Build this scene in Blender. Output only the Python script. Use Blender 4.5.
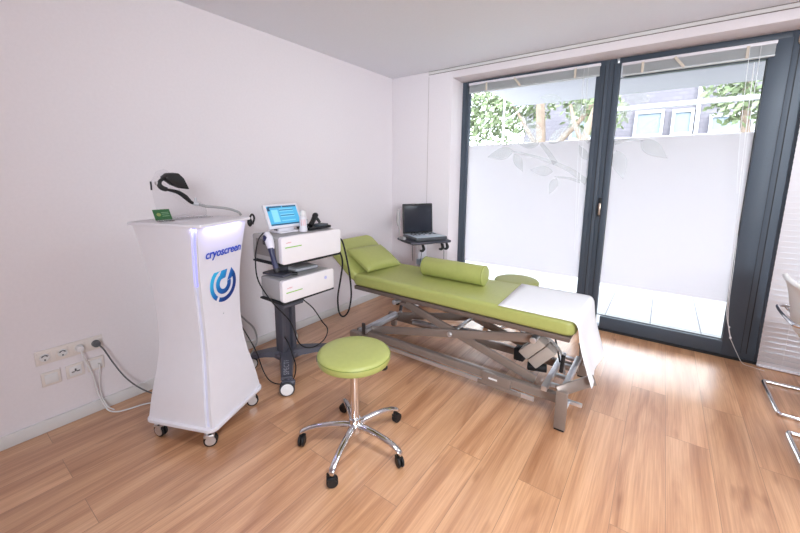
import bpy, bmesh, math, random
from mathutils import Vector, Matrix, Euler
PI = math.pi
R = math.radians
for o in list(bpy.data.objects):
    bpy.data.objects.remove(o)
scn = bpy.context.scene
COL = scn.collection

# ---------------------------------------------------------------- camera
cam = bpy.data.objects.new('camera', bpy.data.cameras.new('camera'))
COL.objects.link(cam)
f_ = Vector((-0.5795, 0.7982, -0.1643)).normalized()
r0 = f_.cross(Vector((0, 0, 1))).normalized()
u0 = r0.cross(f_)
ROLL = 0.007
r_ = r0 * math.cos(ROLL) + u0 * math.sin(ROLL)
u_ = -r0 * math.sin(ROLL) + u0 * math.cos(ROLL)
m3 = Matrix((r_, u_, -f_)).transposed()
cam.matrix_world = Matrix.Translation((2.737, -3.846, 1.462)) @ m3.to_4x4()
cam.data.sensor_width = 36
cam.data.lens = 361.1 / 800 * 36
cam.data.shift_y = -0.0373
cam.data.clip_start = 0.02
scn.camera = cam

# ---------------------------------------------------------------- world and light
w = bpy.data.worlds.new('sky')
scn.world = w
w.use_nodes = True
bg = w.node_tree.nodes['Background']
bg.inputs['Color'].default_value = (0.84, 0.92, 1.0, 1)
bg.inputs['Strength'].default_value = 6.5

sun = bpy.data.objects.new('sun', bpy.data.lights.new('sun', 'SUN'))
COL.objects.link(sun)
sun.data.energy = 3.0
sun.data.angle = R(8)
sun.rotation_euler = Euler((R(20), R(38), 0))
sun.data.color = (1, .97, .92)


def area(name, loc, size, power, color=(1, 1, 1), rot=(0, 0, 0)):
    l = bpy.data.lights.new(name, 'AREA')
    l.shape = 'RECTANGLE'
    l.size, l.size_y = size
    l.energy = power
    l.color = color
    o = bpy.data.objects.new(name, l)
    COL.objects.link(o)
    o.location = loc
    o.rotation_euler = rot
    return o


rl_ = area('rear_fill', (5.2, -5.9, 1.9), (1.6, 1.2), 41, (.86, .93, 1), (R(88), 0, R(40)))  # added fill behind the camera, lifts walls that daylight leaves too dark
rl_.data.spread = R(75)
area('overhead_fill', (3.9, -1.3, 2.58), (0.6, 1.2), 23, (.86, .93, 1))  # added overhead fill out of view, brightens left wall and window-side floor
dl_ = area('floor_fill', (2.7, -3.05, 2.58), (0.5, 0.5), 14, (.88, .94, 1))  # added fill aimed downward, unseen; brightens the middle of the floor
dl_.data.spread = R(110)

scn.view_settings.view_transform = 'Standard'
scn.view_settings.look = 'None'
scn.view_settings.gamma = 1
scn.view_settings.use_curve_mapping = False
scn.view_settings.exposure = 0.75


# ---------------------------------------------------------------- materials
def new_mat(name):
    m = bpy.data.materials.new(name)
    m.use_nodes = True
    nt = m.node_tree
    return m, nt, nt.nodes['Principled BSDF']


def srgb(c):
    return tuple(((x / 255) / 12.92 if x <= 10 else ((x / 255 + .055) / 1.055) ** 2.4) for x in c)


def mat(name, rgb, rough=0.5, metal=0.0, var=0.04, scale=18, bump=0.0, emit=None, es=0, coat=0, trans=0, aniso=None):
    m, nt, b = new_mat(name)
    c = srgb(rgb)
    tc = nt.nodes.new('ShaderNodeTexCoord')
    nz = nt.nodes.new('ShaderNodeTexNoise')
    nz.inputs['Scale'].default_value = scale
    nz.inputs['Detail'].default_value = 3
    mp = nt.nodes.new('ShaderNodeMapping')
    if aniso:
        mp.inputs['Scale'].default_value = aniso
    nt.links.new(tc.outputs['Object'], mp.inputs['Vector'])
    nt.links.new(mp.outputs['Vector'], nz.inputs['Vector'])
    rp = nt.nodes.new('ShaderNodeValToRGB')
    rp.color_ramp.elements[0].position = .3
    rp.color_ramp.elements[1].position = .7
    rp.color_ramp.elements[0].color = tuple(x * (1 - var) for x in c) + (1,)
    rp.color_ramp.elements[1].color = tuple(min(1, x * (1 + var)) for x in c) + (1,)
    nt.links.new(nz.outputs['Fac'], rp.inputs['Fac'])
    nt.links.new(rp.outputs['Color'], b.inputs['Base Color'])
    b.inputs['Roughness'].default_value = rough
    b.inputs['Metallic'].default_value = metal
    if coat:
        b.inputs['Coat Weight'].default_value = coat
    if trans:
        b.inputs['Transmission Weight'].default_value = trans
    if emit:
        b.inputs['Emission Color'].default_value = srgb(emit) + (1,)
        b.inputs['Emission Strength'].default_value = es
    if bump:
        bp = nt.nodes.new('ShaderNodeBump')
        bp.inputs['Strength'].default_value = bump
        bp.inputs['Distance'].default_value = .002
        nt.links.new(nz.outputs['Fac'], bp.inputs['Height'])
        nt.links.new(bp.outputs['Normal'], b.inputs['Normal'])
    return m


M = {}
M['wall'] = mat('wall_paint', (234, 227, 230), .85, var=.012, scale=60, bump=.08)
M['ceiling'] = mat('ceiling_paint', (238, 240, 247), .9, var=.01, scale=50)
M['base'] = mat('baseboard_paint', (222, 220, 219), .45, var=.01)
M['frame'] = mat('anthracite_frame', (70, 80, 92), .5, var=.04, scale=90)
M['gasket'] = mat('black_gasket', (28, 30, 34), .6)
M['white'] = mat('white_lacquer', (228, 224, 230), .38, var=.01)
M['whitemat'] = mat('white_plastic', (228, 226, 226), .45, var=.01)
M['sock'] = mat('socket_plastic', (230, 221, 215), .35, var=.01)
M['black'] = mat('black_plastic', (16, 16, 19), .45)
M['rubber'] = mat('black_rubber', (20, 20, 22), .6)
M['grayplug'] = mat('grey_plastic', (92, 92, 95), .5)
M['chrome'] = mat('chrome', (225, 225, 228), .09, 1.0, var=.01)
M['steel'] = mat('brushed_steel', (214, 216, 220), .28, .85, var=.05, aniso=(1, 1, 20))
M['taupe'] = mat('taupe_powdercoat', (142, 129, 121), .34, .35, var=.03)
M['taupedark'] = mat('dark_taupe_steel', (84, 78, 78), .35, .5, var=.03)
M['beige'] = mat('beige_cover', (196, 184, 174), .42, .15, var=.02)
M['green'] = mat('green_upholstery', (164, 168, 96), .42, var=.03, scale=40, bump=.15)
M['greenseam'] = mat('green_seam', (120, 134, 60), .5)
M['cartgray'] = mat('cart_anthracite', (82, 82, 92), .42, .2, var=.03)
M['devgray'] = mat('device_warm_grey', (170, 166, 166), .45, var=.02)
M['devrec'] = mat('device_recess_grey', (130, 124, 124), .55, var=.02)
M['devwhite'] = mat('device_white', (240, 234, 236), .35, var=.01)
M['lime'] = mat('lime_plastic', (140, 198, 70), .4)
M['tape'] = mat('cream_strap', (214, 203, 188), .7)
M['blind'] = mat('blind_slat', (236, 234, 238), .5, var=.01)
M['blindstack'] = mat('blind_stack', (208, 212, 214), .5, var=.02)
M['cord'] = mat('white_cord', (240, 240, 242), .6)
M['whitecable'] = mat('white_cable', (226, 224, 224), .45)
M['hose'] = mat('grey_hose', (162, 160, 160), .5)
M['terrace'] = None
M['chairwhite'] = mat('white_shell', (240, 236, 232), .4, var=.01)
M['blue1'] = mat('logo_dark_blue', (30, 70, 184), .4)
M['ink'] = mat('grey_print', (150, 150, 158), .5)
M['pink'] = mat('red_print', (224, 120, 120), .5)
M['brass'] = mat('brushed_brass_handle', (196, 176, 160), .3, .8, var=.02)
M['dome'] = mat('pale_skylight_glass', (96, 108, 120), .5)
M['render'] = mat('pale_facade', (150, 146, 150), .9)
M['outwhite'] = mat('outdoor_white_paint', (158, 158, 162), .6)
M['bark'] = mat('tree_bark', (120, 104, 92), .9, var=.25, scale=6, bump=.5)
M['grass'] = mat('outdoor_lawn', (106, 112, 94), .95, var=.2, scale=3)
M['led'] = mat('blue_led', (120, 120, 255), .5, emit=(150, 152, 250), es=.75)
M['ledbar'] = mat('led_diffuser', (226, 226, 244), .5)


def glass_mat(name, tint, gl=0.06, rough=0.02):
    m, nt, b = new_mat(name)
    nt.nodes.remove(b)
    out = nt.nodes['Material Output']
    tr = nt.nodes.new('ShaderNodeBsdfTransparent')
    tr.inputs['Color'].default_value = tint + (1,)
    g = nt.nodes.new('ShaderNodeBsdfGlossy')
    g.inputs['Roughness'].default_value = rough
    fr = nt.nodes.new('ShaderNodeFresnel')
    fr.inputs['IOR'].default_value = 1.35
    mx = nt.nodes.new('ShaderNodeMixShader')
    nt.links.new(fr.outputs[0], mx.inputs[0])
    nt.links.new(tr.outputs[0], mx.inputs[1])
    nt.links.new(g.outputs[0], mx.inputs[2])
    nt.links.new(mx.outputs[0], out.inputs['Surface'])
    return m


def film_mat(name, col, clear, tcol=(.95, .97, 1)):
    """frosted adhesive film: scatters daylight, lets a little through"""
    m, nt, b = new_mat(name)
    nt.nodes.remove(b)
    out = nt.nodes['Material Output']
    tl = nt.nodes.new('ShaderNodeBsdfTranslucent')
    tl.inputs['Color'].default_value = col + (1,)
    df = nt.nodes.new('ShaderNodeBsdfDiffuse')
    df.inputs['Color'].default_value = col + (1,)
    tr = nt.nodes.new('ShaderNodeBsdfTransparent')
    tr.inputs['Color'].default_value = tcol + (1,)
    m0 = nt.nodes.new('ShaderNodeMixShader')
    m0.inputs[0].default_value = .3
    nt.links.new(tl.outputs[0], m0.inputs[1])
    nt.links.new(df.outputs[0], m0.inputs[2])
    m1 = nt.nodes.new('ShaderNodeMixShader')
    m1.inputs[0].default_value = clear
    nt.links.new(m0.outputs[0], m1.inputs[1])
    nt.links.new(tr.outputs[0], m1.inputs[2])
    nt.links.new(m1.outputs[0], out.inputs['Surface'])
    return m


M['glass'] = glass_mat('window_glass', (.955, .96, .965))
M['acrylic'] = glass_mat('clear_acrylic', (.965, .965, .97), rough=.05)
M['film'] = film_mat('frosted_film', (.80, .775, .795), .03)
M['leaffilm'] = film_mat('leaf_film', (.93, .93, .92), .78, (.972, .98, .98))


def paper_mat():
    m, nt, b = new_mat('paper_sheet')
    out = nt.nodes['Material Output']
    b.inputs['Base Color'].default_value = srgb((248, 247, 249)) + (1,)
    b.inputs['Roughness'].default_value = .55
    tl = nt.nodes.new('ShaderNodeBsdfTranslucent')
    tl.inputs['Color'].default_value = (.9, .9, .92, 1)
    mx = nt.nodes.new('ShaderNodeMixShader')
    mx.inputs[0].default_value = .14
    nt.links.new(b.outputs[0], mx.inputs[1])
    nt.links.new(tl.outputs[0], mx.inputs[2])
    nt.links.new(mx.outputs[0], out.inputs['Surface'])
    return m


M['paper'] = paper_mat()


def floor_mat():
    m, nt, b = new_mat('oak_plank_floor')
    N, Lk = nt.nodes, nt.links
    geo = N.new('ShaderNodeNewGeometry')
    sep = N.new('ShaderNodeSeparateXYZ')
    Lk.new(geo.outputs['Position'], sep.inputs[0])
    # planks run along world y, 0.195 m wide
    comb = N.new('ShaderNodeCombineXYZ')
    sh = N.new('ShaderNodeMath'); sh.operation = 'ADD'; sh.inputs[1].default_value = 10 * .195 - .155 + .0
    Lk.new(sep.outputs['X'], sh.inputs[0])
    sy = N.new('ShaderNodeMath'); sy.operation = 'ADD'; sy.inputs[1].default_value = 20.3
    Lk.new(sep.outputs['Y'], sy.inputs[0])
    Lk.new(sy.outputs[0], comb.inputs['X'])
    Lk.new(sh.outputs[0], comb.inputs['Y'])
    br = N.new('ShaderNodeTexBrick')
    br.inputs['Scale'].default_value = 1
    br.inputs['Brick Width'].default_value = 1.29
    br.inputs['Row Height'].default_value = .195
    br.inputs['Mortar Size'].default_value = .0011
    br.inputs['Mortar Smooth'].default_value = .0
    br.offset = .37
    br.inputs['Color1'].default_value = (0, 0, 0, 1)
    br.inputs['Color2'].default_value = (1, 1, 1, 1)
    br.inputs['Mortar'].default_value = (.5, .5, .5, 1)
    Lk.new(comb.outputs[0], br.inputs['Vector'])
    sepc = N.new('ShaderNodeSeparateColor')
    Lk.new(br.outputs['Color'], sepc.inputs[0])
    # grain coordinates shifted per plank
    off = N.new('ShaderNodeMath'); off.operation = 'MULTIPLY'; off.inputs[1].default_value = 37
    Lk.new(sepc.outputs[0], off.inputs[0])
    gx = N.new('ShaderNodeMath'); gx.operation = 'MULTIPLY'; gx.inputs[1].default_value = .62
    Lk.new(sep.outputs['Y'], gx.inputs[0])
    gy = N.new('ShaderNodeMath'); gy.operation = 'MULTIPLY'; gy.inputs[1].default_value = 6.5
    Lk.new(sep.outputs['X'], gy.inputs[0])
    gc = N.new('ShaderNodeCombineXYZ')
    Lk.new(gx.outputs[0], gc.inputs['X']); Lk.new(gy.outputs[0], gc.inputs['Y']); Lk.new(off.outputs[0], gc.inputs['Z'])
    n1 = N.new('ShaderNodeTexNoise'); n1.inputs['Scale'].default_value = 1.1; n1.inputs['Detail'].default_value = 5
    n1.inputs['Roughness'].default_value = .55; n1.inputs['Distortion'].default_value = 1.3
    Lk.new(gc.outputs[0], n1.inputs['Vector'])
    n2 = N.new('ShaderNodeTexNoise'); n2.inputs['Scale'].default_value = 8; n2.inputs['Detail'].default_value = 4
    gc2 = N.new('ShaderNodeVectorMath'); gc2.operation = 'MULTIPLY'; gc2.inputs[1].default_value = (.9, 3.2, 1)
    Lk.new(gc.outputs[0], gc2.inputs[0]); Lk.new(gc2.outputs[0], n2.inputs['Vector'])
    ramp = N.new('ShaderNodeValToRGB')
    e = ramp.color_ramp.elements
    e[0].position = .30; e[0].color = srgb((170, 117, 80)) + (1,)
    e[1].position = .68; e[1].color = srgb((222, 172, 132)) + (1,)
    k = e.new(.45); k.color = srgb((197, 145, 107)) + (1,)
    k = e.new(.55); k.color = srgb((212, 161, 121)) + (1,)
    Lk.new(n1.outputs['Fac'], ramp.inputs[0])
    r2 = N.new('ShaderNodeValToRGB')
    r2.color_ramp.elements[0].position = .35; r2.color_ramp.elements[0].color = (.88, .85, .83, 1)
    r2.color_ramp.elements[1].position = .6; r2.color_ramp.elements[1].color = (1, 1, 1, 1)
    Lk.new(n2.outputs['Fac'], r2.inputs[0])
    mul = N.new('ShaderNodeMix'); mul.data_type = 'RGBA'; mul.blend_type = 'MULTIPLY'; mul.inputs[0].default_value = .8
    Lk.new(ramp.outputs[0], mul.inputs[6]); Lk.new(r2.outputs[0], mul.inputs[7])
    n3 = N.new('ShaderNodeTexNoise'); n3.inputs['Scale'].default_value = 1.0; n3.inputs['Detail'].default_value = 3
    gc3 = N.new('ShaderNodeVectorMath'); gc3.operation = 'MULTIPLY'; gc3.inputs[1].default_value = (5, 22, 1)
    Lk.new(gc.outputs[0], gc3.inputs[0]); Lk.new(gc3.outputs[0], n3.inputs['Vector'])
    r3 = N.new('ShaderNodeValToRGB')
    r3.color_ramp.elements[0].position = .38; r3.color_ramp.elements[0].color = (.86, .82, .79, 1)
    r3.color_ramp.elements[1].position = .58; r3.color_ramp.elements[1].color = (1.0, 1.0, 1.0, 1)
    Lk.new(n3.outputs['Fac'], r3.inputs[0])
    mul3 = N.new('ShaderNodeMix'); mul3.data_type = 'RGBA'; mul3.blend_type = 'MULTIPLY'; mul3.inputs[0].default_value = .8
    Lk.new(mul.outputs[2], mul3.inputs[6]); Lk.new(r3.outputs[0], mul3.inputs[7])
    # sparse darker knots
    n4 = N.new('ShaderNodeTexNoise'); n4.inputs['Scale'].default_value = 1.0; n4.inputs['Detail'].default_value = 2
    gc4 = N.new('ShaderNodeVectorMath'); gc4.operation = 'MULTIPLY'; gc4.inputs[1].default_value = (4.2, 1.5, 1)
    Lk.new(gc.outputs[0], gc4.inputs[0]); Lk.new(gc4.outputs[0], n4.inputs['Vector'])
    r4 = N.new('ShaderNodeValToRGB')
    r4.color_ramp.elements[0].position = .66; r4.color_ramp.elements[0].color = (1, 1, 1, 1)
    r4.color_ramp.elements[1].position = .76; r4.color_ramp.elements[1].color = (.68, .60, .54, 1)
    Lk.new(n4.outputs['Fac'], r4.inputs[0])
    mul4 = N.new('ShaderNodeMix'); mul4.data_type = 'RGBA'; mul4.blend_type = 'MULTIPLY'; mul4.inputs[0].default_value = 1
    Lk.new(mul3.outputs[2], mul4.inputs[6]); Lk.new(r4.outputs[0], mul4.inputs[7])
    mul = mul4
    # plank tone
    tone = N.new('ShaderNodeMapRange'); tone.inputs[3].default_value = .93; tone.inputs[4].default_value = 1.04
    Lk.new(sepc.outputs[0], tone.inputs[0])
    mt = N.new('ShaderNodeVectorMath'); mt.operation = 'SCALE'
    Lk.new(mul.outputs[2], mt.inputs[0]); Lk.new(tone.outputs[0], mt.inputs['Scale'])
    seam = N.new('ShaderNodeMix'); seam.data_type = 'RGBA'; seam.inputs[7].default_value = srgb((122, 86, 62)) + (1,)
    sf = N.new('ShaderNodeMath'); sf.operation = 'MULTIPLY'; sf.inputs[1].default_value = .75
    Lk.new(br.outputs['Fac'], sf.inputs[0])
    Lk.new(sf.outputs[0], seam.inputs[0]); Lk.new(mt.outputs[0], seam.inputs[6])
    Lk.new(seam.outputs[2], b.inputs['Base Color'])
    rr = N.new('ShaderNodeMapRange'); rr.inputs[3].default_value = .38; rr.inputs[4].default_value = .28; b.inputs['Specular IOR Level'].default_value = 1.0; b.inputs['Coat Weight'].default_value = .5; b.inputs['Coat Roughness'].default_value = .24
    Lk.new(n2.outputs['Fac'], rr.inputs[0]); Lk.new(rr.outputs[0], b.inputs['Roughness'])
    bp = N.new('ShaderNodeBump'); bp.inputs['Strength'].default_value = .12; bp.inputs['Distance'].default_value = .001
    Lk.new(n2.outputs['Fac'], bp.inputs['Height']); Lk.new(bp.outputs[0], b.inputs['Normal'])
    return m


M['floor'] = floor_mat()


def brick_mat(name, c1, c2, mortar, bw, rh, ms, rough=.7, offset=0.0, loc=(0, 0, 0), rot=(0, 0, 0)):
    m, nt, b = new_mat(name)
    tc = nt.nodes.new('ShaderNodeTexCoord')
    mp = nt.nodes.new('ShaderNodeMapping')
    mp.inputs['Location'].default_value = loc
    mp.inputs['Rotation'].default_value = rot
    br = nt.nodes.new('ShaderNodeTexBrick')
    br.inputs['Scale'].default_value = 1
    br.inputs['Brick Width'].default_value = bw
    br.inputs['Row Height'].default_value = rh
    br.inputs['Mortar Size'].default_value = ms
    br.offset = offset
    br.inputs['Color1'].default_value = srgb(c1) + (1,)
    br.inputs['Color2'].default_value = srgb(c2) + (1,)
    br.inputs['Mortar'].default_value = srgb(mortar) + (1,)
    nt.links.new(tc.outputs['Object'], mp.inputs[0])
    nt.links.new(mp.outputs[0], br.inputs['Vector'])
    nt.links.new(br.outputs['Color'], b.inputs['Base Color'])
    b.inputs['Roughness'].default_value = rough
    return m


M['terrace'] = brick_mat('terrace_tile', (150, 149, 149), (156, 155, 155), (92, 92, 96), .411, .411, .005, .8, 0, (-2.345 + 10 * .411, 10 * .411 - .60, 0))
M['roof'] = brick_mat('slate_roof', (84, 80, 88), (92, 88, 95), (70, 67, 75), .35, .16, .012, .7, .5, (0, 0, 0), (R(90), 0, 0))
M['leaf'] = mat('tree_leaf', (112, 124, 92), .7, var=.35, scale=2)


def screen_mat():
    """treatment screen: blue page with lighter rows, on a panel lying in its local x (width) / z (height)"""
    m, nt, b = new_mat('lit_screen')
    b.inputs['Base Color'].default_value = (.02, .05, .08, 1)
    b.inputs['Roughness'].default_value = .15
    return m


# ---------------------------------------------------------------- mesh helpers
class MB:
    def __init__(s):
        s.bm = bmesh.new()

    def _xf(s, verts, mtx):
        bmesh.ops.transform(s.bm, matrix=mtx, verts=verts)

    def box(s, c, size, rot=None, bevel=0, seg=2):
        t = bmesh.new()
        bmesh.ops.create_cube(t, size=1)
        bmesh.ops.scale(t, vec=size, verts=t.verts)
        if bevel:
            bmesh.ops.bevel(t, geom=list(t.edges), offset=bevel, segments=seg, profile=.5, affect='EDGES', clamp_overlap=True)
        s._merge(t, Matrix.Translation(c) @ (rot.to_4x4() if rot else Matrix.Identity(4)))
        return s

    def _merge(s, t, mtx=None):
        if mtx is not None:
            bmesh.ops.transform(t, matrix=mtx, verts=t.verts)
        me = bpy.data.meshes.new('tmp')
        t.to_mesh(me)
        t.free()
        s.bm.from_mesh(me)
        bpy.data.meshes.remove(me)

    def cyl(s, p0, p1, r, seg=24, r2=None, bevel=0):
        p0, p1 = Vector(p0), Vector(p1)
        d = p1 - p0
        t = bmesh.new()
        bmesh.ops.create_cone(t, cap_ends=True, segments=seg, radius1=r, radius2=r if r2 is None else r2, depth=d.length)
        if bevel:
            ed = [e for e in t.edges if len(e.link_faces) == 2 and any(len(f.verts) > 4 for f in e.link_faces)]
            bmesh.ops.bevel(t, geom=ed, offset=bevel, segments=3, profile=.5, affect='EDGES', clamp_overlap=True)
        q = Vector((0, 0, 1)).rotation_difference(d.normalized())
        s._merge(t, Matrix.Translation((p0 + p1) / 2) @ q.to_matrix().to_4x4())
        return s

    def sphere(s, c, r, sc=(1, 1, 1), rot=None, seg=20):
        t = bmesh.new()
        bmesh.ops.create_uvsphere(t, u_segments=seg, v_segments=seg // 2, radius=r)
        bmesh.ops.scale(t, vec=sc, verts=t.verts)
        s._merge(t, Matrix.Translation(c) @ (rot.to_4x4() if rot else Matrix.Identity(4)))
        return s

    def tube(s, pts, r, seg=10, smooth=6, closed=False, radii=None):
        pts = [Vector(p) for p in pts]
        if smooth:
            pts, radii = catmull(pts, smooth, closed, radii)
        n = len(pts)
        rings = []
        up = None
        for i in range(n):
            a = pts[(i - 1) % n] if (closed or i > 0) else pts[i]
            b = pts[(i + 1) % n] if (closed or i < n - 1) else pts[i]
            t = (b - a).normalized()
            if up is None:
                up = t.orthogonal().normalized()
            else:
                up = (up - t * up.dot(t))
                up = up.normalized() if up.length > 1e-6 else t.orthogonal().normalized()
            v = t.cross(up)
            rr = radii[i] if radii else r
            rings.append([s.bm.verts.new(pts[i] + (up * math.cos(2 * PI * k / seg) + v * math.sin(2 * PI * k / seg)) * rr) for k in range(seg)])
        m = n if closed else n - 1
        for i in range(m):
            A, B = rings[i], rings[(i + 1) % n]
            for k in range(seg):
                s.bm.faces.new((A[k], A[(k + 1) % seg], B[(k + 1) % seg], B[k]))
        if not closed:
            s.bm.faces.new(rings[0][::-1])
            s.bm.faces.new(rings[-1])
        return s

    def lathe(s, prof, c=(0, 0, 0), seg=40, rot=None):
        """prof: (r, z) list, closed at both ends"""
        t = bmesh.new()
        rings = []
        for r, z in prof:
            if r < 1e-6:
                rings.append([t.verts.new((0, 0, z))])
            else:
                rings.append([t.verts.new((r * math.cos(2 * PI * k / seg), r * math.sin(2 * PI * k / seg), z)) for k in range(seg)])
        for A, B in zip(rings, rings[1:]):
            for k in range(seg):
                k2 = (k + 1) % seg
                if len(A) == 1 and len(B) > 1:
                    t.faces.new((A[0], B[k2], B[k]))
                elif len(B) == 1 and len(A) > 1:
                    t.faces.new((A[k], A[k2], B[0]))
                elif len(A) > 1:
                    t.faces.new((A[k], A[k2], B[k2], B[k]))
        for rg, rev in ((rings[0], True), (rings[-1], False)):
            if len(rg) > 1:
                t.faces.new(rg[::-1] if rev else rg)
        bmesh.ops.recalc_face_normals(t, faces=t.faces)
        s._merge(t, Matrix.Translation(c) @ (rot.to_4x4() if rot else Matrix.Identity(4)))
        return s

    def prism(s, poly, vec, bevel=0):
        """poly: 3D points in a plane; vec: extrusion"""
        t = bmesh.new()
        vs = [t.verts.new(p) for p in poly]
        f = t.faces.new(vs)
        ex = bmesh.ops.extrude_face_region(t, geom=[f])
        bmesh.ops.translate(t, vec=vec, verts=[v for v in ex['geom'] if isinstance(v, bmesh.types.BMVert)])
        bmesh.ops.recalc_face_normals(t, faces=t.faces)
        if bevel:
            bmesh.ops.bevel(t, geom=list(t.edges), offset=bevel, segments=2, profile=.5, affect='EDGES', clamp_overlap=True)
        s._merge(t)
        return s

    def loft(s, rings):
        """rings: equal-length closed loops of 3D points, capped"""
        vr = [[s.bm.verts.new(p) for p in rg] for rg in rings]
        n = len(vr[0])
        for A, B in zip(vr, vr[1:]):
            for k in range(n):
                s.bm.faces.new((A[k], A[(k + 1) % n], B[(k + 1) % n], B[k]))
        s.bm.faces.new(vr[0][::-1])
        s.bm.faces.new(vr[-1])
        return s

    def bar(s, p0, p1, wd, ht, bevel=.003, side=(0, 1, 0)):
        """flat rectangular bar from p0 to p1; wd measured along side, ht across"""
        p0, p1 = Vector(p0), Vector(p1)
        x = (p1 - p0).normalized()
        y = (Vector(side) - x * x.dot(Vector(side))).normalized()
        z = x.cross(y)
        s.box((p0 + p1) / 2, ((p1 - p0).length, wd, ht), Matrix((x, y, z)).transposed(), bevel)
        return s

    def build(s, name, m, parent=None, ang=35, origin=None, recalc=True):
        if recalc:
            bmesh.ops.recalc_face_normals(s.bm, faces=s.bm.faces)
        off = Vector((0, 0, 0))
        if parent is not None:
            off = OFF.get(parent.name, Vector((0, 0, 0)))
        elif origin is not None:
            off = Vector(origin)
        if off.length:
            bmesh.ops.translate(s.bm, vec=-off, verts=s.bm.verts)
        me = bpy.data.meshes.new(name)
        s.bm.to_mesh(me)
        s.bm.free()
        me.materials.append(m)
        for p in me.polygons:
            p.use_smooth = True
        me.set_sharp_from_angle(angle=R(ang))
        o = bpy.data.objects.new(name, me)
        COL.objects.link(o)
        if parent is not None:
            o.parent = parent
        elif origin is not None:
            o.location = origin
        OFF[o.name] = off
        return o


OFF = {}


def catmull(pts, sub, closed=False, radii=None):
    n = len(pts)
    out, ro = [], []
    last = n if closed else n - 1
    for i in range(last):
        p0 = pts[(i - 1) % n] if closed or i > 0 else pts[0] * 2 - pts[1]
        p1, p2 = pts[i], pts[(i + 1) % n]
        p3 = pts[(i + 2) % n] if closed or i < n - 2 else pts[-1] * 2 - pts[-2]
        for k in range(sub):
            t = k / sub
            out.append(.5 * ((2 * p1) + (p2 - p0) * t + (2 * p0 - 5 * p1 + 4 * p2 - p3) * t * t + (3 * p1 - p0 - 3 * p2 + p3) * t ** 3))
            if radii:
                ro.append(radii[i] * (1 - t) + radii[(i + 1) % n] * t)
    if not closed:
        out.append(pts[-1])
        if radii:
            ro.append(radii[-1])
    return out, (ro if radii else None)


def tag(o, label=None, cat=None, group=None, kind=None):
    if label: o['label'] = label
    if cat: o['category'] = cat
    if group: o['group'] = group
    if kind: o['kind'] = kind
    return o


def struct(o):
    o['kind'] = 'structure'
    return o


def thing(name, label, cat, loc=(0, 0, 0), group=None):
    """Empty at the base; parts are given in world coordinates"""
    o = bpy.data.objects.new(name, None)
    COL.objects.link(o)
    o.empty_display_size = .05
    o.location = loc
    OFF[o.name] = Vector(loc)
    return tag(o, label, cat, group)


def copy_tree(o, parent=None):
    c = o.copy()
    COL.objects.link(c)
    c.parent = parent
    for ch in list(o.children):
        copy_tree(ch, c)
    return c


def text_mesh(body, size, extrude=.0008, shear=0, bold=0.0, align='CENTER', space=1.0):
    cu = bpy.data.curves.new('lettering', 'FONT')
    cu.body = body
    cu.size = size
    cu.extrude = extrude
    cu.offset = bold
    cu.shear = shear
    cu.align_x = align
    cu.align_y = 'CENTER'
    cu.space_character = space
    cu.resolution_u = 3
    o = bpy.data.objects.new('lettering', cu)
    COL.objects.link(o)
    dg = bpy.context.evaluated_depsgraph_get()
    me = bpy.data.meshes.new_from_object(o.evaluated_get(dg))
    bpy.data.objects.remove(o)
    bpy.data.curves.remove(cu)
    return me


def put_text(name, body, size, m, parent, mtx, **k):
    me = text_mesh(body, size, **k)
    me.transform(mtx)
    off = OFF.get(parent.name, Vector((0, 0, 0)))
    me.transform(Matrix.Translation(-off))
    me.materials.clear()
    me.materials.append(m)
    o = bpy.data.objects.new(name, me)
    COL.objects.link(o)
    o.parent = parent
    OFF[o.name] = off
    return o


def basis(x, y, loc):
    x = Vector(x).normalized()
    y = Vector(y).normalized()
    z = x.cross(y).normalized()
    return Matrix.Translation(loc) @ Matrix((x, y, z)).transposed().to_4x4()


# ================================================================ THE SETTING
H = 2.6
XR, YF = 6.6, -6.2         # right and rear walls of the room (outside the picture)
struct(MB().box(((XR) / 2, (YF + .15) / 2, -.05), (XR + .4, .15 - YF, .1)).build('floor', M['floor']))
struct(MB().box((XR / 2, (YF + .2) / 2, H + .06), (XR + .4, .6 - YF, .12)).build('ceiling', M['ceiling']))
struct(MB().box((-.1, (YF + .2) / 2, H / 2), (.2, .2 - YF, H)).build('wall_left', M['wall']))
struct(MB().box((XR + .1, (YF + .2) / 2, H / 2), (.2, .2 - YF, H)).build('wall_right', M['wall']))
struct(MB().box((XR / 2, YF - .1, H / 2), (XR + .4, .2, H)).build('wall_front', M['wall']))
XL, XE, ZT = .798, 5.2, 2.496      # window opening
YW = -.25
wb = MB()
wb.box((XL / 2, (YW + .2) / 2, H / 2), (XL, .2 - YW, H), bevel=.004)
wb.box(((XE + XR) / 2, (YW + .2) / 2, H / 2), (XR - XE, .2 - YW, H))
wb.box(((XL + XE) / 2, (YW + .2) / 2, (ZT + H) / 2), (XE - XL, .2 - YW, H - ZT), bevel=.004)
struct(wb.build('wall_back', M['wall']))
# plaster seam and the flat rail under the ceiling
tb = MB()
tb.box(((.505 + XR) / 2, YW - .005, 2.582), (XR - .505, .010, .026), bevel=.002)
struct(tb.build('trim_1', M['base']))
tb = MB()
tb.box((.507, YW - .0012, 1.27), (.004, .0024, 2.55))
struct(tb.build('trim_2', mat('seam_grey', (186, 176, 174), .8)))
tb = MB()
tb.box(((.505 + XR) / 2, YW - .002, 2.5665), (XR - .505, .004, .004))
tb.box(((.505 + XR) / 2, YW - .002, 2.5975), (XR - .505, .004, .004))
struct(tb.build('trim_3', mat('rail_gap_shade', (120, 112, 108), .8)))  # grey strips: shade of the gaps along the rail, put in as colour
struct(MB().box((.008, (YF + YW) / 2, .036), (.016, YW - YF, .072), bevel=.003).build('baseboard_left', M['base']))
struct(MB().box((XL / 2 + .008, YW - .008, .036), (XL - .016, .016, .072), bevel=.003).build('baseboard_back', M['base']))


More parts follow.
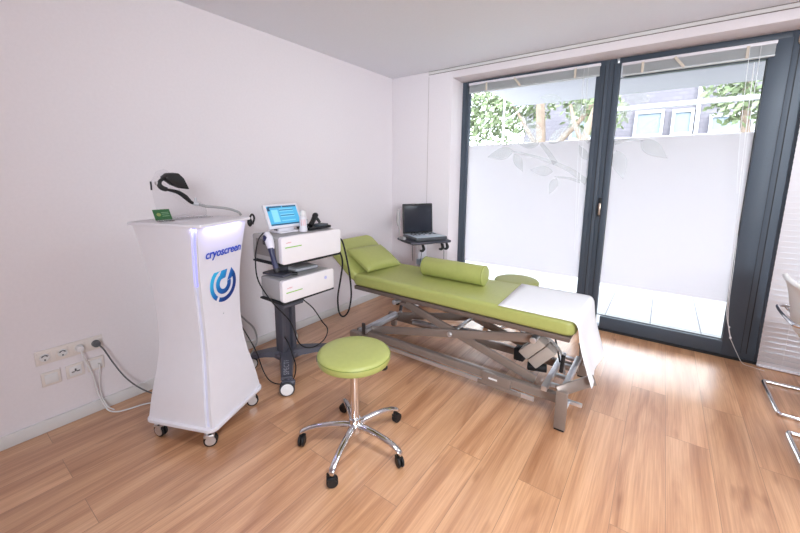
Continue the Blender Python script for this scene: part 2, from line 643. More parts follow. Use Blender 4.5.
# ---- window frames (front face y = 0)
def frame_rect(x0, x1, z0, z1, wl, wr, wbm, wt, y0, y1, bev=.004):
    m = MB()
    yc, yd = (y0 + y1) / 2, y1 - y0
    m.box((x0 + wl / 2, yc, (z0 + z1) / 2), (wl, yd, z1 - z0), bevel=bev)
    m.box((x1 - wr / 2, yc, (z0 + z1) / 2), (wr, yd, z1 - z0), bevel=bev)
    m.box(((x0 + x1) / 2, yc, z0 + wbm / 2), (x1 - x0 - wl - wr + .002, yd - .0004, wbm), bevel=bev)
    m.box(((x0 + x1) / 2, yc, z1 - wt / 2), (x1 - x0 - wl - wr + .002, yd - .0004, wt), bevel=bev)
    return m


def pane(x0, x1, z0, z1, y, parent):
    return MB().box(((x0 + x1) / 2, y, (z0 + z1) / 2), (x1 - x0, .006, z1 - z0)).build('pane', M['glass'], parent)


def gasket(x0, x1, z0, z1, y, parent, t=.008):
    m = MB()
    m.box((x0 - t / 2, y, (z0 + z1) / 2), (t, .02, z1 - z0 + 2 * t))
    m.box((x1 + t / 2, y, (z0 + z1) / 2), (t, .02, z1 - z0 + 2 * t))
    m.box(((x0 + x1) / 2, y, z0 - t / 2), (x1 - x0, .02, t))
    m.box(((x0 + x1) / 2, y, z1 + t / 2), (x1 - x0, .02, t))
    return m.build('gasket', M['gasket'], parent)


def leaf_poly(bx, bz, tx, tz, wid, y, mb, n=14):
    d = Vector((tx - bx, 0, tz - bz))
    L = d.length
    u = d.normalized()
    v = Vector((-u.z, 0, u.x))
    up, lo = [], []
    for i in range(n + 1):
        t = i / n
        h = wid * math.sin(PI * t ** .8) * (1 - .25 * t)
        p = Vector((bx, y, bz)) + u * L * t
        up.append(p + v * h)
        if 0 < i < n:
            lo.append(p - v * h)
    mb.prism(up + lo[::-1], (0, .0006, 0))


def ribbon(pts, w0, w1, y, mb):
    P_, _ = catmull([Vector((p[0], y, p[1])) for p in pts], 6)
    n = len(P_)
    up, lo = [], []
    for i, p in enumerate(P_):
        a, b = P_[max(0, i - 1)], P_[min(n - 1, i + 1)]
        u = (b - a).normalized()
        v = Vector((-u.z, 0, u.x))
        h = (w0 + (w1 - w0) * i / (n - 1)) / 2
        up.append(p + v * h)
        lo.append(p - v * h)
    mb.prism(up + lo[::-1], (0, .0006, 0))


# left fixed window
fr = frame_rect(XL, 2.228, .0, ZT, .048, .06, .11, .05, 0, .09)
win = struct(fr.build('window_1', M['frame']))
sash = frame_rect(XL + .046, 2.17, .105, ZT - .045, .032, .042, .045, .065, .006, .07)
sash.build('sash', M['frame'], win)
gasket(.872, 2.131, .148, 2.388, .03, win, .004)
pn = pane(.87, 2.133, .145, 2.392, .04, win)
MB().box((1.5015, .0362, (1.815 + .475) / 2), (1.2585, .0008, 1.815 - .475)).build('frosted_film', M['film'], pn)
lf = MB()
for a in [(1.67, 1.83, 1.46, 2.10), (1.84, 2.20, 1.63, 2.26), (1.75, 1.80, 1.96, 1.97), (1.66, 1.80, 1.41, 1.83), (1.40, 1.74, 1.11, 1.68),
          (1.41, 1.71, 1.51, 1.52), (1.81, 1.52, 1.58, 1.54), (1.85, 1.46, 1.79, 1.29), (2.11, 1.63, 2.03, 1.77), (2.06, 2.04, 1.95, 2.18)]:
    L_ = math.hypot(a[2] - a[0], a[3] - a[1])
    leaf_poly(*a, L_ * .24, .0345, lf)
ribbon([(1.375, 1.737), (1.637, 1.669), (1.93, 1.556), (2.125, 1.42)], .014, .06, .0338, lf)
ribbon([(1.675, 1.805), (1.76, 1.70), (1.83, 1.60)], .035, .05, .0331, lf)
ribbon([(1.903, 2.027), (2.0, 1.93), (2.127, 1.80)], .05, .06, .0338, lf)
ribbon([(1.83, 1.469), (1.95, 1.46), (2.07, 1.423)], .014, .03, .0331, lf)
lf.build('leaf_decal', M['leaffilm'], pn)

# glazed terrace door on the right of it
fr = frame_rect(2.228, 3.452, .0, ZT, .055, .10, .035, .05, 0, .09)
door = struct(fr.build('door_1', M['frame']))
leaf = frame_rect(2.272, 3.365, .03, ZT - .045, .046, .118, .112, .125, -.012, .06)
dl = leaf.build('door_leaf', M['frame'], door)
gasket(2.32, 3.244, .146, 2.33, .03, door, .004)
pn = pane(2.318, 3.247, .142, 2.335, .04, door)
MB().box((2.782, .0362, (1.815 + .46) / 2), (.922, .0008, 1.815 - .46)).build('frosted_film', M['film'], pn)
lf = MB()
for a in [(2.56, 2.13, 2.345, 2.18), (2.38, 2.14, 2.40, 1.93), (2.52, 1.83, 2.64, 1.98), (2.52, 1.79, 2.73, 1.63), (2.345, 1.71, 2.42, 1.45)]:
    L_ = math.hypot(a[2] - a[0], a[3] - a[1])
    leaf_poly(*a, L_ * .25, .0345, lf)
ribbon([(2.325, 1.775), (2.43, 1.80), (2.54, 1.785)], .035, .012, .0338, lf)
lf.build('leaf_decal', M['leaffilm'], pn)
m = MB()
for x in (2.200, 2.2705, 3.366, 3.402):
    m.box((x, -.001 if x != 2.2705 else -.0005, 1.26), (.005, .004, 2.38))
m.build('rebate_gap', M['gasket'], door)
# recessed handle
h = MB()
h.box((2.262, -.0145, 1.193), (.026, .006, .175), bevel=.003)
h.build('handle_plate', M['gasket'], dl)
h = MB()
h.box((2.262, -.028, 1.22), (.016, .020, .016), bevel=.003)
h.box((2.262, -.038, 1.175), (.017, .010, .11), bevel=.004)
h.build('handle', M['brass'], dl)
h = MB()
h.cyl((3.40, -.006, 2.40), (3.40, -.006, 2.47), .007, 12)
h.box((3.40, -.004, 2.435), (.022, .01, .05), bevel=.002)
h.build('hinge', M['brass'], door)
# black sill strip along the bottom of the frames
struct(MB().box(((XL + XE) / 2, -.006, .011), (XE - XL, .012, .022), bevel=.002).build('trim_4', M['gasket']))
# window beyond the door, behind the lowered blind
fr = frame_rect(3.452, XE, .0, ZT, .06, .08, .11, .05, 0, .09)
win2 = struct(fr.build('window_2', M['frame']))
pane(3.512, 5.12, .11, 2.446, .04, win2)


# ---- raised blinds, each with headrail, slat stack, straps and cords
def raised_blind(name, label, x0, x1, zt, cord_l, cord_r):
    t = thing(name, label, 'blind', ((x0 + x1) / 2, -.03, zt), 'raised venetian blinds')
    MB().box(((x0 + x1) / 2, -.034, zt - .012), (x1 - x0, .030, .024), bevel=.003).build('headrail', M['white'], t)
    m = MB()
    n = 22
    for i in range(n):
        z = zt - .027 - i * .0031
        m.box(((x0 + x1) / 2, -.034, z), (x1 - x0 - .012, .0255, .0014), Matrix.Rotation(R(random.uniform(-1.5, 1.5)), 3, 'X'))
    m.build('slat_stack', M['blindstack'], t)
    MB().box(((x0 + x1) / 2, -.034, zt - .101), (x1 - x0 - .008, .029, .012), bevel=.003).build('bottom_rail', M['blindstack'], t)
    for k, fx in enumerate((.16, .42, .84)):
        x = x0 + (x1 - x0) * fx
        sl = .035 if k == 1 else .0
        m = MB()
        m.bar((x - sl, -.0515, zt - .015), (x + sl * .9, -.0515, zt - .100), .0015, .02, .0003)
        m.build('strap', M['tape'], t)
    for xx, (cp) in ((0, cord_l), (1, cord_r)):
        MB().tube(cp, .0018, 6, 6).build('cord', M['cord'], t)
    return t


random.seed(4)
raised_blind('venetian_blind', 'raised white venetian blind above the left frosted pane', .895, 2.165, 2.468,
             [(2.035, -.056, 2.445), (2.045, -.058, 1.7), (2.08, -.058, .92), (2.085, -.055, .77)],
             [(2.07, -.056, 2.445), (2.078, -.058, 1.9), (2.085, -.058, 1.3), (2.09, -.056, 1.02)])
raised_blind('venetian_blind', 'raised white venetian blind above the glass terrace door on the right', 2.33, 3.28, 2.438,
             [(3.135, -.056, 2.415), (3.15, -.058, 1.9), (3.175, -.058, 1.5), (3.19, -.058, 1.35)],
             [(3.195, -.056, 2.415), (3.20, -.058, 1.7), (3.235, -.058, .9), (3.245, -.058, .5), (3.262, -.058, .30), (3.285, -.062, .20),
              (3.30, -.058, .165), (3.335, -.06, .09), (3.38, -.07, .012), (3.44, -.085, .004), (3.50, -.11, .004)])
kn = thing('blind_cord_loop', 'white knotted pull cord hanging down the door frame to the floor', 'cord', (3.28, -.055, .2))
MB().tube([(3.17, -.064, 2.3), (3.19, -.064, 1.6), (3.228, -.065, .8), (3.240, -.066, .42), (3.272, -.066, .26), (3.29, -.064, .19)], .0028, 6, 6).build('cord', M['cord'], kn)
MB().sphere((3.285, -.066, .20), .008, (1, .8, 1.3)).build('knot', M['cord'], kn)
MB().sphere((3.268, -.066, .285), .007, (1, .8, 1.3)).build('knot', M['cord'], kn)

# lowered blind right of the door
bl = thing('lowered_blind', 'lowered white blind with closed narrow slats right of the door', 'blind', (4.3, -.04, 0))
m = MB()
BX0, BX1 = 3.465, 5.15
z = .030
while z < 2.43:
    m.box(((BX0 + BX1) / 2, -.034, z), (BX1 - BX0, .0018, .0470), Matrix.Rotation(R(18), 3, 'X'))
    z += .0415
m.build('slats', M['blind'], bl)
MB().box(((BX0 + BX1) / 2, -.034, .011), (BX1 - BX0, .026, .014), bevel=.003).build('bottom_rail', M['white'], bl)
MB().box(((BX0 + BX1) / 2, -.034, 2.452), (BX1 - BX0, .03, .026), bevel=.003).build('headrail', M['white'], bl)
for x in (3.60, 4.3, 4.95):
    MB().cyl((x, -.0505, .015), (x, -.0505, 2.44), .0014, 6).build('ladder_cord', M['cord'], bl)

# ================================================================ OUTSIDE
struct(MB().box((3.2, 1.9, -.08), (9.0, 3.4, .1)).build('terrace_floor', M['terrace']))
struct(MB().box((4, 19, -.14), (70, 31, .1)).build('lawn', M['grass']))
sl = MB()
sl.box((4.9, 1.03, 2.66), (8.3, 1.98, .20), bevel=.01)
struct(sl.build('balcony_slab', mat('white_render', (152, 150, 158), .85)))
pg = thing('pergola', 'white painted timber beam on posts beyond the terrace', 'pergola', (3.6, 4, 0))
MB().box((3.95, 4.0, 2.69), (4.5, .09, .07), bevel=.005).build('beam', M['outwhite'], pg)
for x in (1.78, 6.1):
    MB().box((x, 4.0, 1.31), (.08, .08, 2.7), bevel=.005).build('post', M['outwhite'], pg)

hs = thing('house', 'house across the garden with a grey slate roof and white roof windows', 'building', (4, 16, 0))
MB().box((4.5, 18.3, 1.45), (15, 8, 3.1)).build('wall', M['render'], hs)
rot = Matrix.Rotation(R(-14), 3, 'X')


def onroof(x, z, out=0):
    """point on the steep roof slope: foot at y=14, z=3.0"""
    return Vector((x, 14.0 + (z - 3.0) * math.tan(R(14)) - out * math.cos(R(14)), z + out * math.sin(R(14)) * 1))


MB().prism([(-3, 14.0, 3.0), (-3, 14.8, 6.2), (-3, 21.0, 7.4), (-3, 22, 3.0)], (15, 0, 0)).build('roof', M['roof'], hs)
MB().cyl((-3, 13.93, 3.03), (12, 13.93, 3.03), .07, 12).build('gutter', M['outwhite'], hs)
for (x0, x1, z0, z1) in ((1.50, 2.38, 3.12, 4.05), (2.72, 3.30, 3.12, 4.0), (3.85, 5.0, 3.15, 3.72), (-.9, 0.0, 3.12, 4.05)):
    xc, zc = (x0 + x1) / 2, (z0 + z1) / 2
    m = MB()
    for (a, b, c, d) in ((x0, zc, .09, z1 - z0), (x1, zc, .09, z1 - z0), (xc, z0, x1 - x0 + .09, .1), (xc, z1, x1 - x0 + .09, .12)):
        m.box(onroof(a, b, .04), (c, .14, d), rot)
    wn = m.build('roof_window', M['outwhite'], hs)
    MB().box(onroof(xc, zc, .02), (x1 - x0, .05, z1 - z0), rot).build('pane', M['dome'], wn)
m = MB()
m.box(onroof(3.45, 4.5, .04), (.12, .12, 3.2), rot)
m.build('gable_edge', M['outwhite'], hs)


def tree(label, base, trunk, crowns, seed, nleaf=1500, ls=.12):
    random.seed(seed)
    t = thing('tree', label, 'tree', base)
    mb = MB()
    for pts, rad in trunk:
        mb.tube(pts, .1, 10, 5, radii=rad)
    mb.build('trunk', M['bark'], t)
    mb = MB()
    bm = mb.bm
    for (c, r, n) in crowns:
        for i in range(n):
            d = Vector((random.gauss(0, 1), random.gauss(0, 1), random.gauss(0, 1))).normalized() * random.random() ** .45
            p = Vector(c) + Vector((d.x * r[0], d.y * r[1], d.z * r[2]))
            a = Vector((random.gauss(0, 1), random.gauss(0, 1), random.gauss(0, 1))).normalized()
            b = a.orthogonal().normalized()
            c2 = a.cross(b)
            s_ = ls * random.uniform(.6, 1.2)
            vs = [bm.verts.new(p + b * s_), bm.verts.new(p + c2 * s_ * .5), bm.verts.new(p - b * s_ * .9 + a * s_ * .2), bm.verts.new(p - c2 * s_ * .5)]
            bm.faces.new(vs)
    mb.build('foliage', M['leaf'], t, recalc=False)
    return t


tree('leafy tree with a thick leaning trunk beyond the left pane', (-.9, 9, -.1),
     [([(-.7, 9, -.1), (-.74, 9, 1.5), (-.80, 9, 2.8), (-.86, 9, 3.6), (-.95, 9, 4.6)], [.2, .18, .15, .14, .10]),
      ([(-.76, 9, 1.9), (-.2, 9.2, 2.7), (.3, 9.4, 3.3), (.7, 9.5, 4.0)], [.12, .1, .08, .06]),
      ([(-.78, 9, 2.3), (-1.4, 9.2, 3.2), (-1.9, 9.3, 4.0)], [.08, .06, .04])],
     [((-2.3, 9.6, 4.1), (1.3, .9, 1.5), 1500), ((-1.2, 9.8, 4.2), (.8, .7, .8), 350), ((.5, 9.9, 3.6), (.9, .7, .9), 260), ((-3.6, 9.8, 3.6), (1.1, .8, 1.3), 900)], 3)
tree('slim tree with forked trunk seen left of the door mullion', (.7, 8, -.1),
     [([(.62, 8, -.1), (.66, 8, 1.6), (.70, 8, 2.5), (.86, 8, 3.2), (1.1, 8, 4.0)], [.13, .11, .10, .08, .05]),
      ([(.70, 8, 2.4), (.40, 8.1, 3.0), (.22, 8.2, 3.6)], [.07, .06, .04])],
     [((1.1, 8.5, 3.3), (.6, .6, .7), 260), ((.2, 8.5, 4.0), (.8, .6, .5), 200)], 8)
tree('green tree in front of the slate roof, seen through the door glass', (4.1, 9, -.1),
     [([(4.4, 9, -.1), (4.35, 9, 1.6), (4.2, 9, 3.0), (4.1, 9, 4.2)], [.16, .13, .10, .06])],
     [((4.2, 9, 3.7), (.95, .7, .95), 700), ((3.5, 9.2, 4.4), (.7, .6, .4), 200), ((5.2, 9, 3.3), (.9, .8, 1.0), 400)], 12)
lp = thing('lamp_post', 'slim pale lamp post with a short arm and flat head', 'street lamp', (-.95, 6, -.1))
m = MB()
m.cyl((-.95, 6, -.1), (-.98, 6, 3.65), .035, 12, .028)
m.build('pole', M['outwhite'], lp)
MB().tube([(-.97, 6, 2.98), (-.7, 6, 3.10), (-.42, 6, 3.30)], .022, 8, 5).build('arm', M['outwhite'], lp)
MB().box((-.52, 6, 3.36), (.42, .14, .06), Matrix.Rotation(R(-6), 3, 'Y'), bevel=.015).build('lamp_head', mat('lamp_head_grey', (108, 116, 122), .5), lp)

# ================================================================ SOCKETS ON THE LEFT WALL
sb = thing('socket_strip', 'white four gang wall socket strip above the baseboard', 'socket', (0, -3.376, .443))
MB().box((.005, -3.376, .443), (.010, .302, .084), bevel=.003).build('cover_plate', M['sock'], sb)
for i in range(4):
    y = -3.489 + i * .0755
    m = MB()
    m.box((.0115, y, .443), (.005, .058, .058), bevel=.002)
    sk = m.build('socket', M['sock'], sb)
    m = MB()
    m.lathe([(0, .0), (.0195, 0), (.0205, .003), (.0215, .003), (.0215, -.001), (0, -.001)], (.0142, y, .443), 28, Matrix.Rotation(R(90), 3, 'Y'))
    m.build('socket_face', M['whitemat'], sk)
    if i < 2:
        m = MB()
        for a in (-60, -30, 30, 60, 180):
            m.box((.0185, y + .0125 * math.sin(R(a)), .443 + .0125 * math.cos(R(a))), (.003, .007 if a != 180 else .006, .004 if a != 180 else .008))
        m.box((.0185, y, .443 + .0125), (.003, .007, .003))
        m.build('contact_holes', M['grayplug'], sk)


def wall_plate(y, label, kind):
    t = thing('wall_plate', label, 'wall plate', (0, y, .31))
    MB().box((.005, y, .31), (.010, .082, .082), bevel=.003).build('cover_plate', M['sock'], t)
    MB().box((.0115, y, .31), (.005, .056, .056), bevel=.002).build('insert', M['whitemat'], t)
    if kind:
        m = MB()
        m.box((.015, y, .316), (.003, .008, .016))
        m.box((.015, y - .012, .306), (.003, .014, .005))
        m.box((.015, y + .012, .306), (.003, .014, .005))
        m.build('data_port', M['grayplug'], t)
    return t


wall_plate(-3.474, 'blank square white wall plate, leftmost in the lower row', 0)
wall_plate(-3.369, 'square white data socket plate in the middle of the lower row', 1)
wall_plate(-3.272, 'blank square white wall plate behind the white cables', 0)

wc = thing('white_power_cable', 'white power cable plugged into the third socket and trailing across the floor', 'cable', (.03, -3.338, .443))
MB().cyl((.012, -3.338, .443), (.045, -3.338, .440), .0205, 20, .017, bevel=.004).build('plug', M['whitemat'], wc)
MB().tube([(.043, -3.338, .437), (.050, -3.334, .40), (.036, -3.316, .33), (.030, -3.298, .25), (.030, -3.285, .13), (.045, -3.27, .05), (.075, -3.255, .010),
           (.125, -3.225, .006), (.15, -3.17, .006), (.17, -3.10, .006), (.21, -3.05, .006), (.30, -3.02, .006), (.42, -2.95, .006)], .0045, 8, 6).build('cord', M['whitecable'], wc)
wc2 = MB()
wc2.tube([(.014, -3.262, .31), (.035, -3.262, .30), (.034, -3.268, .24), (.026, -3.274, .16), (.030, -3.268, .09), (.055, -3.255, .03), (.10, -3.235, .015)], .0035, 8, 6)
tag(wc2.build('white_data_cable', M['whitecable'], origin=(.03, -3.262, .3)), 'thin white cable hanging from the lower right wall plate', 'cable')
gc = thing('grey_power_cable', 'grey power cable with a round dark plug in the last socket', 'cable', (.03, -3.262, .443))
MB().cyl((.012, -3.2625, .443), (.050, -3.2625, .445), .021, 20, .019, bevel=.005).build('plug', M['grayplug'], gc)
MB().tube([(.048, -3.258, .443), (.058, -3.235, .40), (.060, -3.20, .30), (.075, -3.15, .18), (.11, -3.09, .09), (.17, -3.02, .03), (.30, -2.95, .012), (.45, -2.86, .012)], .0042, 8, 6).build('cord', M['grayplug'], gc)

# ================================================================ CRYO CABINET
CR = .403
cab = thing('treatment_cabinet', 'tall white waisted cabinet on castors with a blue ring logo', 'cabinet', (0, 0, 0))
prof = [(.122, .412, .426), (.17, .400, .414), (.24, .384, .394), (.313, .365, .366), (.39, .342, .332), (.48, .322, .303), (.56, .311, .289), (.643, .305, .284),
        (.76, .304, .292), (.886, .311, .308), (.98, .329, .324), (1.07, .352, .343), (1.14, .374, .358), (1.207, .398, .374)]
SL = .040


def ring(z, x0, x1, y0, y1):
    return [(x0, y0, z), (x1, y0, z), (x1, y1, z), (x0, y1, z)]


m = MB()
m.loft([ring(z, -w_ / 2, w_ / 2 - SL, -d_ / 2, d_ / 2) for z, w_, d_ in prof])
m.build('body', M['white'], cab, ang=20)
m = MB()
m.loft([ring(z, w_ / 2 - .014, w_ / 2, -d_ / 2, d_ / 2) for z, w_, d_ in prof])
fp = m.build('front_panel', M['white'], cab, ang=20)
m = MB()
m.loft([ring(z, w_ / 2 - SL - .002, w_ / 2 - .012, -d_ / 2 + .012, d_ / 2 - .012) for z, w_, d_ in prof])
m.build('light_slot', M['ledbar'], cab, ang=20)
m = MB()
m.loft([ring(z, w_ / 2 - SL + .006, w_ / 2 - .020, -d_ / 2 + .008, -d_ / 2 + .013) for z, w_, d_ in prof if z > .86])
m.build('led_strip', M['led'], cab, ang=20)


def round_slab(w_, d_, r, z0, z1, mb, bev=.003):
    pts = []
    for cx, cy, a0 in ((w_ / 2 - r, d_ / 2 - r, 0), (-w_ / 2 + r, d_ / 2 - r, 90), (-w_ / 2 + r, -d_ / 2 + r, 180), (w_ / 2 - r, -d_ / 2 + r, 270)):
        for k in range(7):
            a = R(a0 + k * 15)
            pts.append((cx + r * math.cos(a), cy + r * math.sin(a)))
    t = bmesh.new()
    vs = [t.verts.new((x, y, z0)) for x, y in pts]
    f = t.faces.new(vs)
    ex = bmesh.ops.extrude_face_region(t, geom=[f])
    bmesh.ops.translate(t, vec=(0, 0, z1 - z0), verts=[v for v in ex['geom'] if isinstance(v, bmesh.types.BMVert)])
    bmesh.ops.recalc_face_normals(t, faces=t.faces)
    if bev:
        ed = [e for e in t.edges if abs(e.verts[0].co.z - e.verts[1].co.z) < 1e-6]
        bmesh.ops.bevel(t, geom=ed, offset=bev, segments=2 if bev < .01 else 6, profile=.5, affect='EDGES', clamp_overlap=True)
    mb._merge(t)


m = MB(); round_slab(.450, .398, .012, 1.205, 1.221, m); m.build('top', M['white'], cab)
m = MB(); round_slab(.448, .462, .045, .106, .124, m); m.build('base_plate', M['white'], cab)


def castor(mb_fork, mb_wheel, x, y, ang, r=.030, top=.088):
    """twin wheel castor: fork and wheel meshes"""
    rz = Matrix.Rotation(ang, 3, 'Z')
    ax = rz @ Vector((0, 1, 0))
    fw = rz @ Vector((1, 0, 0))
    c = Vector((x, y, r))
    for s_ in (-1, 1):
        mb_wheel.cyl(c + ax * s_ * .004, c + ax * s_ * .015, r, 24, bevel=.003)
    mb_fork.cyl((x + fw.x * .018, y + fw.y * .018, top), (x + fw.x * .018, y + fw.y * .018, r + .012), .008, 12)
    mb_fork.box(c + fw * .006 + Vector((0, 0, r * .72)), (r * 1.5, .034, r * .5), rz, bevel=.005)
    for s_ in (-1, 1):
        mb_fork.cyl(c + ax * s_ * .0145, c + ax * s_ * .0175, r * .74, 20)


for x, y, a in ((.165, -.185, R(-148)), (-.165, -.185, R(-185)), (.168, .180, R(-140)), (-.165, .17, R(100))):
    mf, mw = MB(), MB()
    castor(mf, mw, x, y, a, .036, .106)
    w1 = mf.build('castor', M['steel'], cab)
    mw.build('wheel', M['rubber'], w1)


# face of the logo panel at height z (local x) and its lean
def face_at(z):
    for (z0, w0, d0), (z1, w1, d1) in zip(prof, prof[1:]):
        if z0 <= z <= z1:
            t = (z - z0) / (z1 - z0)
            return (w0 + (w1 - w0) * t) / 2, (w1 - w0) / 2 / (z1 - z0)
    return .2, 0


x_, s_ = face_at(1.06)
put_text('lettering', 'cryoscreen', .064, M['blue1'], fp, basis((0, 1, 0), (s_, 0, 1), (x_ + .0032, .012, 1.050)), bold=.0014, shear=.12, space=.98, extrude=.0004)
x_ += 0


def ring_seg(r0, r1, a0, a1, n=40, close=True):
    pts = [(r1 * math.cos(R(a0 + (a1 - a0) * k / n)), r1 * math.sin(R(a0 + (a1 - a0) * k / n))) for k in range(n + 1)]
    pts += [(r0 * math.cos(R(a1 + (a0 - a1) * k / n)), r0 * math.sin(R(a1 + (a0 - a1) * k / n))) for k in range(n + 1)]
    return pts


def logo_mat():
    mm, nt, b = new_mat('logo_blue_fade')
    tc = nt.nodes.new('ShaderNodeTexCoord')
    sp = nt.nodes.new('ShaderNodeSeparateXYZ')
    nt.links.new(tc.outputs['Object'], sp.inputs[0])
    a = nt.nodes.new('ShaderNodeMath'); a.operation = 'SUBTRACT'
    nt.links.new(sp.outputs['Z'], a.inputs[0]); nt.links.new(sp.outputs['Y'], a.inputs[1])
    mr = nt.nodes.new('ShaderNodeMapRange'); mr.inputs[1].default_value = .75; mr.inputs[2].default_value = .97
    nt.links.new(a.outputs[0], mr.inputs[0])
    rp = nt.nodes.new('ShaderNodeValToRGB')
    rp.color_ramp.elements[0].color = srgb((16, 50, 128)) + (1,)
    rp.color_ramp.elements[1].color = srgb((40, 178, 226)) + (1,)
    k = rp.color_ramp.elements.new(.5); k.color = srgb((18, 104, 182)) + (1,)
    nt.links.new(mr.outputs[0], rp.inputs[0]); nt.links.new(rp.outputs[0], b.inputs['Base Color'])
    b.inputs['Roughness'].default_value = .4
    return mm


# ring logo: outer broken ring and inner open ring joined by one bar
LZ, LR, LY = .862, .104, .012
lx, ls_ = face_at(LZ)
mtx = basis((0, 1, 0), (ls_, 0, 1), (lx + .0024, LY, LZ))
m = MB()


def flat(poly):
    m.prism([mtx @ Vector((x, y, 0)) for x, y in poly], mtx.to_3x3() @ Vector((0, 0, .0012)))


flat(ring_seg(LR * .76, LR, 66, 232))          # outer arc, left
flat(ring_seg(LR * .76, LR, 244, 385))         # outer arc, bottom right, runs into the wedge
flat(ring_seg(LR * .30, LR * .57, 118, 372))   # inner open ring
# bridge inner ring to the top arc
flat([(LR * c_, LR * d_) for c_, d_ in ((-.26, .50), (-.10, .80), (.14, .96), (.40, .90), (.16, .30), (-.14, .27))])
# wedge at right joining inner ring to outer ring
flat([(LR * c_, LR * d_) for c_, d_ in ((.30, .10), (.66, .76), (.91, .42), (.90, .28), (.56, .14))])
m.build('ring_logo', logo_mat(), fp)
MB().cyl((face_at(.69)[0] - .001, .0, .69), (face_at(.69)[0] + .002, .0, .69), .004, 12).build('screw', M['steel'], fp)
cab.location = (.642, -2.914, 0)
cab.rotation_euler = (0, 0, CR)
# the cabinet's own blue LEDs: a short lamp under the overhanging top and one in the slot
CM = Matrix.Translation((.642, -2.914, 0)) @ Matrix.Rotation(CR, 4, 'Z')
for (p, sz, pw, rt) in (((.226, 0, 1.200), (.03, .28), .30, (0, R(32), 0)), ((.1715, -.190, 1.200), (.02, .006), .045, (R(-6), 0, 0))):
    l = area('cabinet_led', (0, 0, 0), sz, pw, (.36, .38, 1))
    l.matrix_world = CM @ Matrix.Translation(p) @ Euler(rt).to_matrix().to_4x4()

# ---- things on the cabinet
hp = thing('cryo_handpiece', 'black shovel shaped handpiece with a grey hose resting on the cabinet', 'handpiece', (.6, -2.90, 1.22))
m = MB()
vis = [(-3.037, 1.452), (-3.012, 1.472), (-2.968, 1.475), (-2.944, 1.448), (-2.920, 1.388), (-2.955, 1.392), (-2.995, 1.410), (-3.026, 1.436)]
m.prism([(.585, y, z) for y, z in vis], (.045, .012, -.004), bevel=.006)
m.build('head', M['black'], hp)
m = MB()
m.tube([(.607, -3.018, 1.446), (.605, -3.040, 1.432), (.605, -3.047, 1.412), (.605, -3.036, 1.395), (.605, -3.015, 1.386)], .009, 10, 6, radii=[.010, .009, .012, .014, .012])
m.build('bracket', M['black'], hp)
MB().tube([(.605, -3.018, 1.386), (.605, -2.985, 1.378), (.605, -2.955, 1.366), (.605, -2.925, 1.342), (.605, -2.900, 1.314), (.605, -2.885, 1.306)], .01, 10, 6,
          radii=[.007, .009, .011, .013, .009, .008]).build('handle', M['black'], hp)
MB().sphere((.600, -3.056, 1.418), .010, (1, 1, 1.2)).build('joint', M['steel'], hp)
m = MB()
m.cyl((.605, -2.888, 1.305), (.605, -2.862, 1.300), .011, 14)
m.cyl((.605, -2.872, 1.30), (.605, -2.872, 1.335), .006, 10)
m.build('coupling', M['steel'], hp)
MB().tube([(.605, -2.862, 1.300), (.605, -2.82, 1.285), (.605, -2.76, 1.276), (.605, -2.69, 1.262), (.61, -2.65, 1.248), (.625, -2.632, 1.236), (.64, -2.63, 1.222)], .0075, 10, 6).build('hose', M['hose'], hp)
ac = thing('acrylic_stand', 'clear curved acrylic stand on the white cabinet top', 'stand', (.58, -2.95, 1.22))
m = MB()
arc = [(-3.045, 1.2195), (-3.055, 1.28), (-3.066, 1.36), (-3.066, 1.43), (-3.040, 1.480), (-3.000, 1.494), (-2.968, 1.470), (-2.945, 1.42), (-2.925, 1.36), (-2.895, 1.325),
       (-2.830, 1.310), (-2.800, 1.29), (-2.795, 1.25), (-2.80, 1.2195)]
m.prism([(.555, y, z) for y, z in arc], (.004, 0, 0))
m.build('panel', M['acrylic'], ac)
MB().box((.575, -2.93, 1.2225), (.09, .28, .005), bevel=.001).build('foot', M['acrylic'], ac)
MB().box((.56, -3.0695, 1.405), (.016, .004, .045), bevel=.001).build('clip', M['black'], ac)
cd = thing('card_holder', 'small green card leaning in a clear holder on the cabinet', 'card', (.60, -3.0, 1.22))
up = Vector((-.50, 0, .87))
m = MB()
m.box((.600, -3.045, 1.254), (.064, .080, .0015), Matrix((Vector((-.55, 0, .83)), Vector((0, 1, 0)), Vector((-.83, 0, -.55)))).transposed())
m.build('card', mat('card_green', (52, 104, 62), .45, var=.15, scale=60), cd)
nrm = Vector((.83, 0, .55))
ctr = Vector((.600, -3.045, 1.254)) + nrm * .0022
m = MB()
pq = [ctr + Vector((0, 1, 0)) * (.010 * math.cos(a) - .018) + Vector((-.55, 0, .83)) * .010 * math.sin(a) for a in [2 * PI * k / 20 for k in range(20)]]
m.prism(pq, nrm * .0006)
m.build('seal', mat('card_seal', (150, 160, 96), .5), cd)
m = MB()
for k in (-.010, .002, .012):
    m.box(ctr + Vector((0, .014, 0)) + Vector((-.55, 0, .83)) * k, (.003, .034, .0008), Matrix((Vector((-.55, 0, .83)), Vector((0, 1, 0)), Vector((-.83, 0, -.55)))).transposed())
m.build('print_lines', mat('card_print', (140, 172, 142), .5), cd)
m = MB()
m.box((.625, -3.045, 1.2235), (.06, .07, .004), bevel=.001)
m.box((.620, -3.045, 1.230), (.004, .07, .014), bevel=.001)
m.build('holder', M['acrylic'], cd)

bh = MB()
bh.sphere((.600, -2.548, 1.165), .022, (.7, .7, 1.3))
bh.tube([(.60, -2.55, 1.19), (.60, -2.53, 1.215), (.60, -2.515, 1.19), (.60, -2.53, 1.15)], .006, 8, 5)

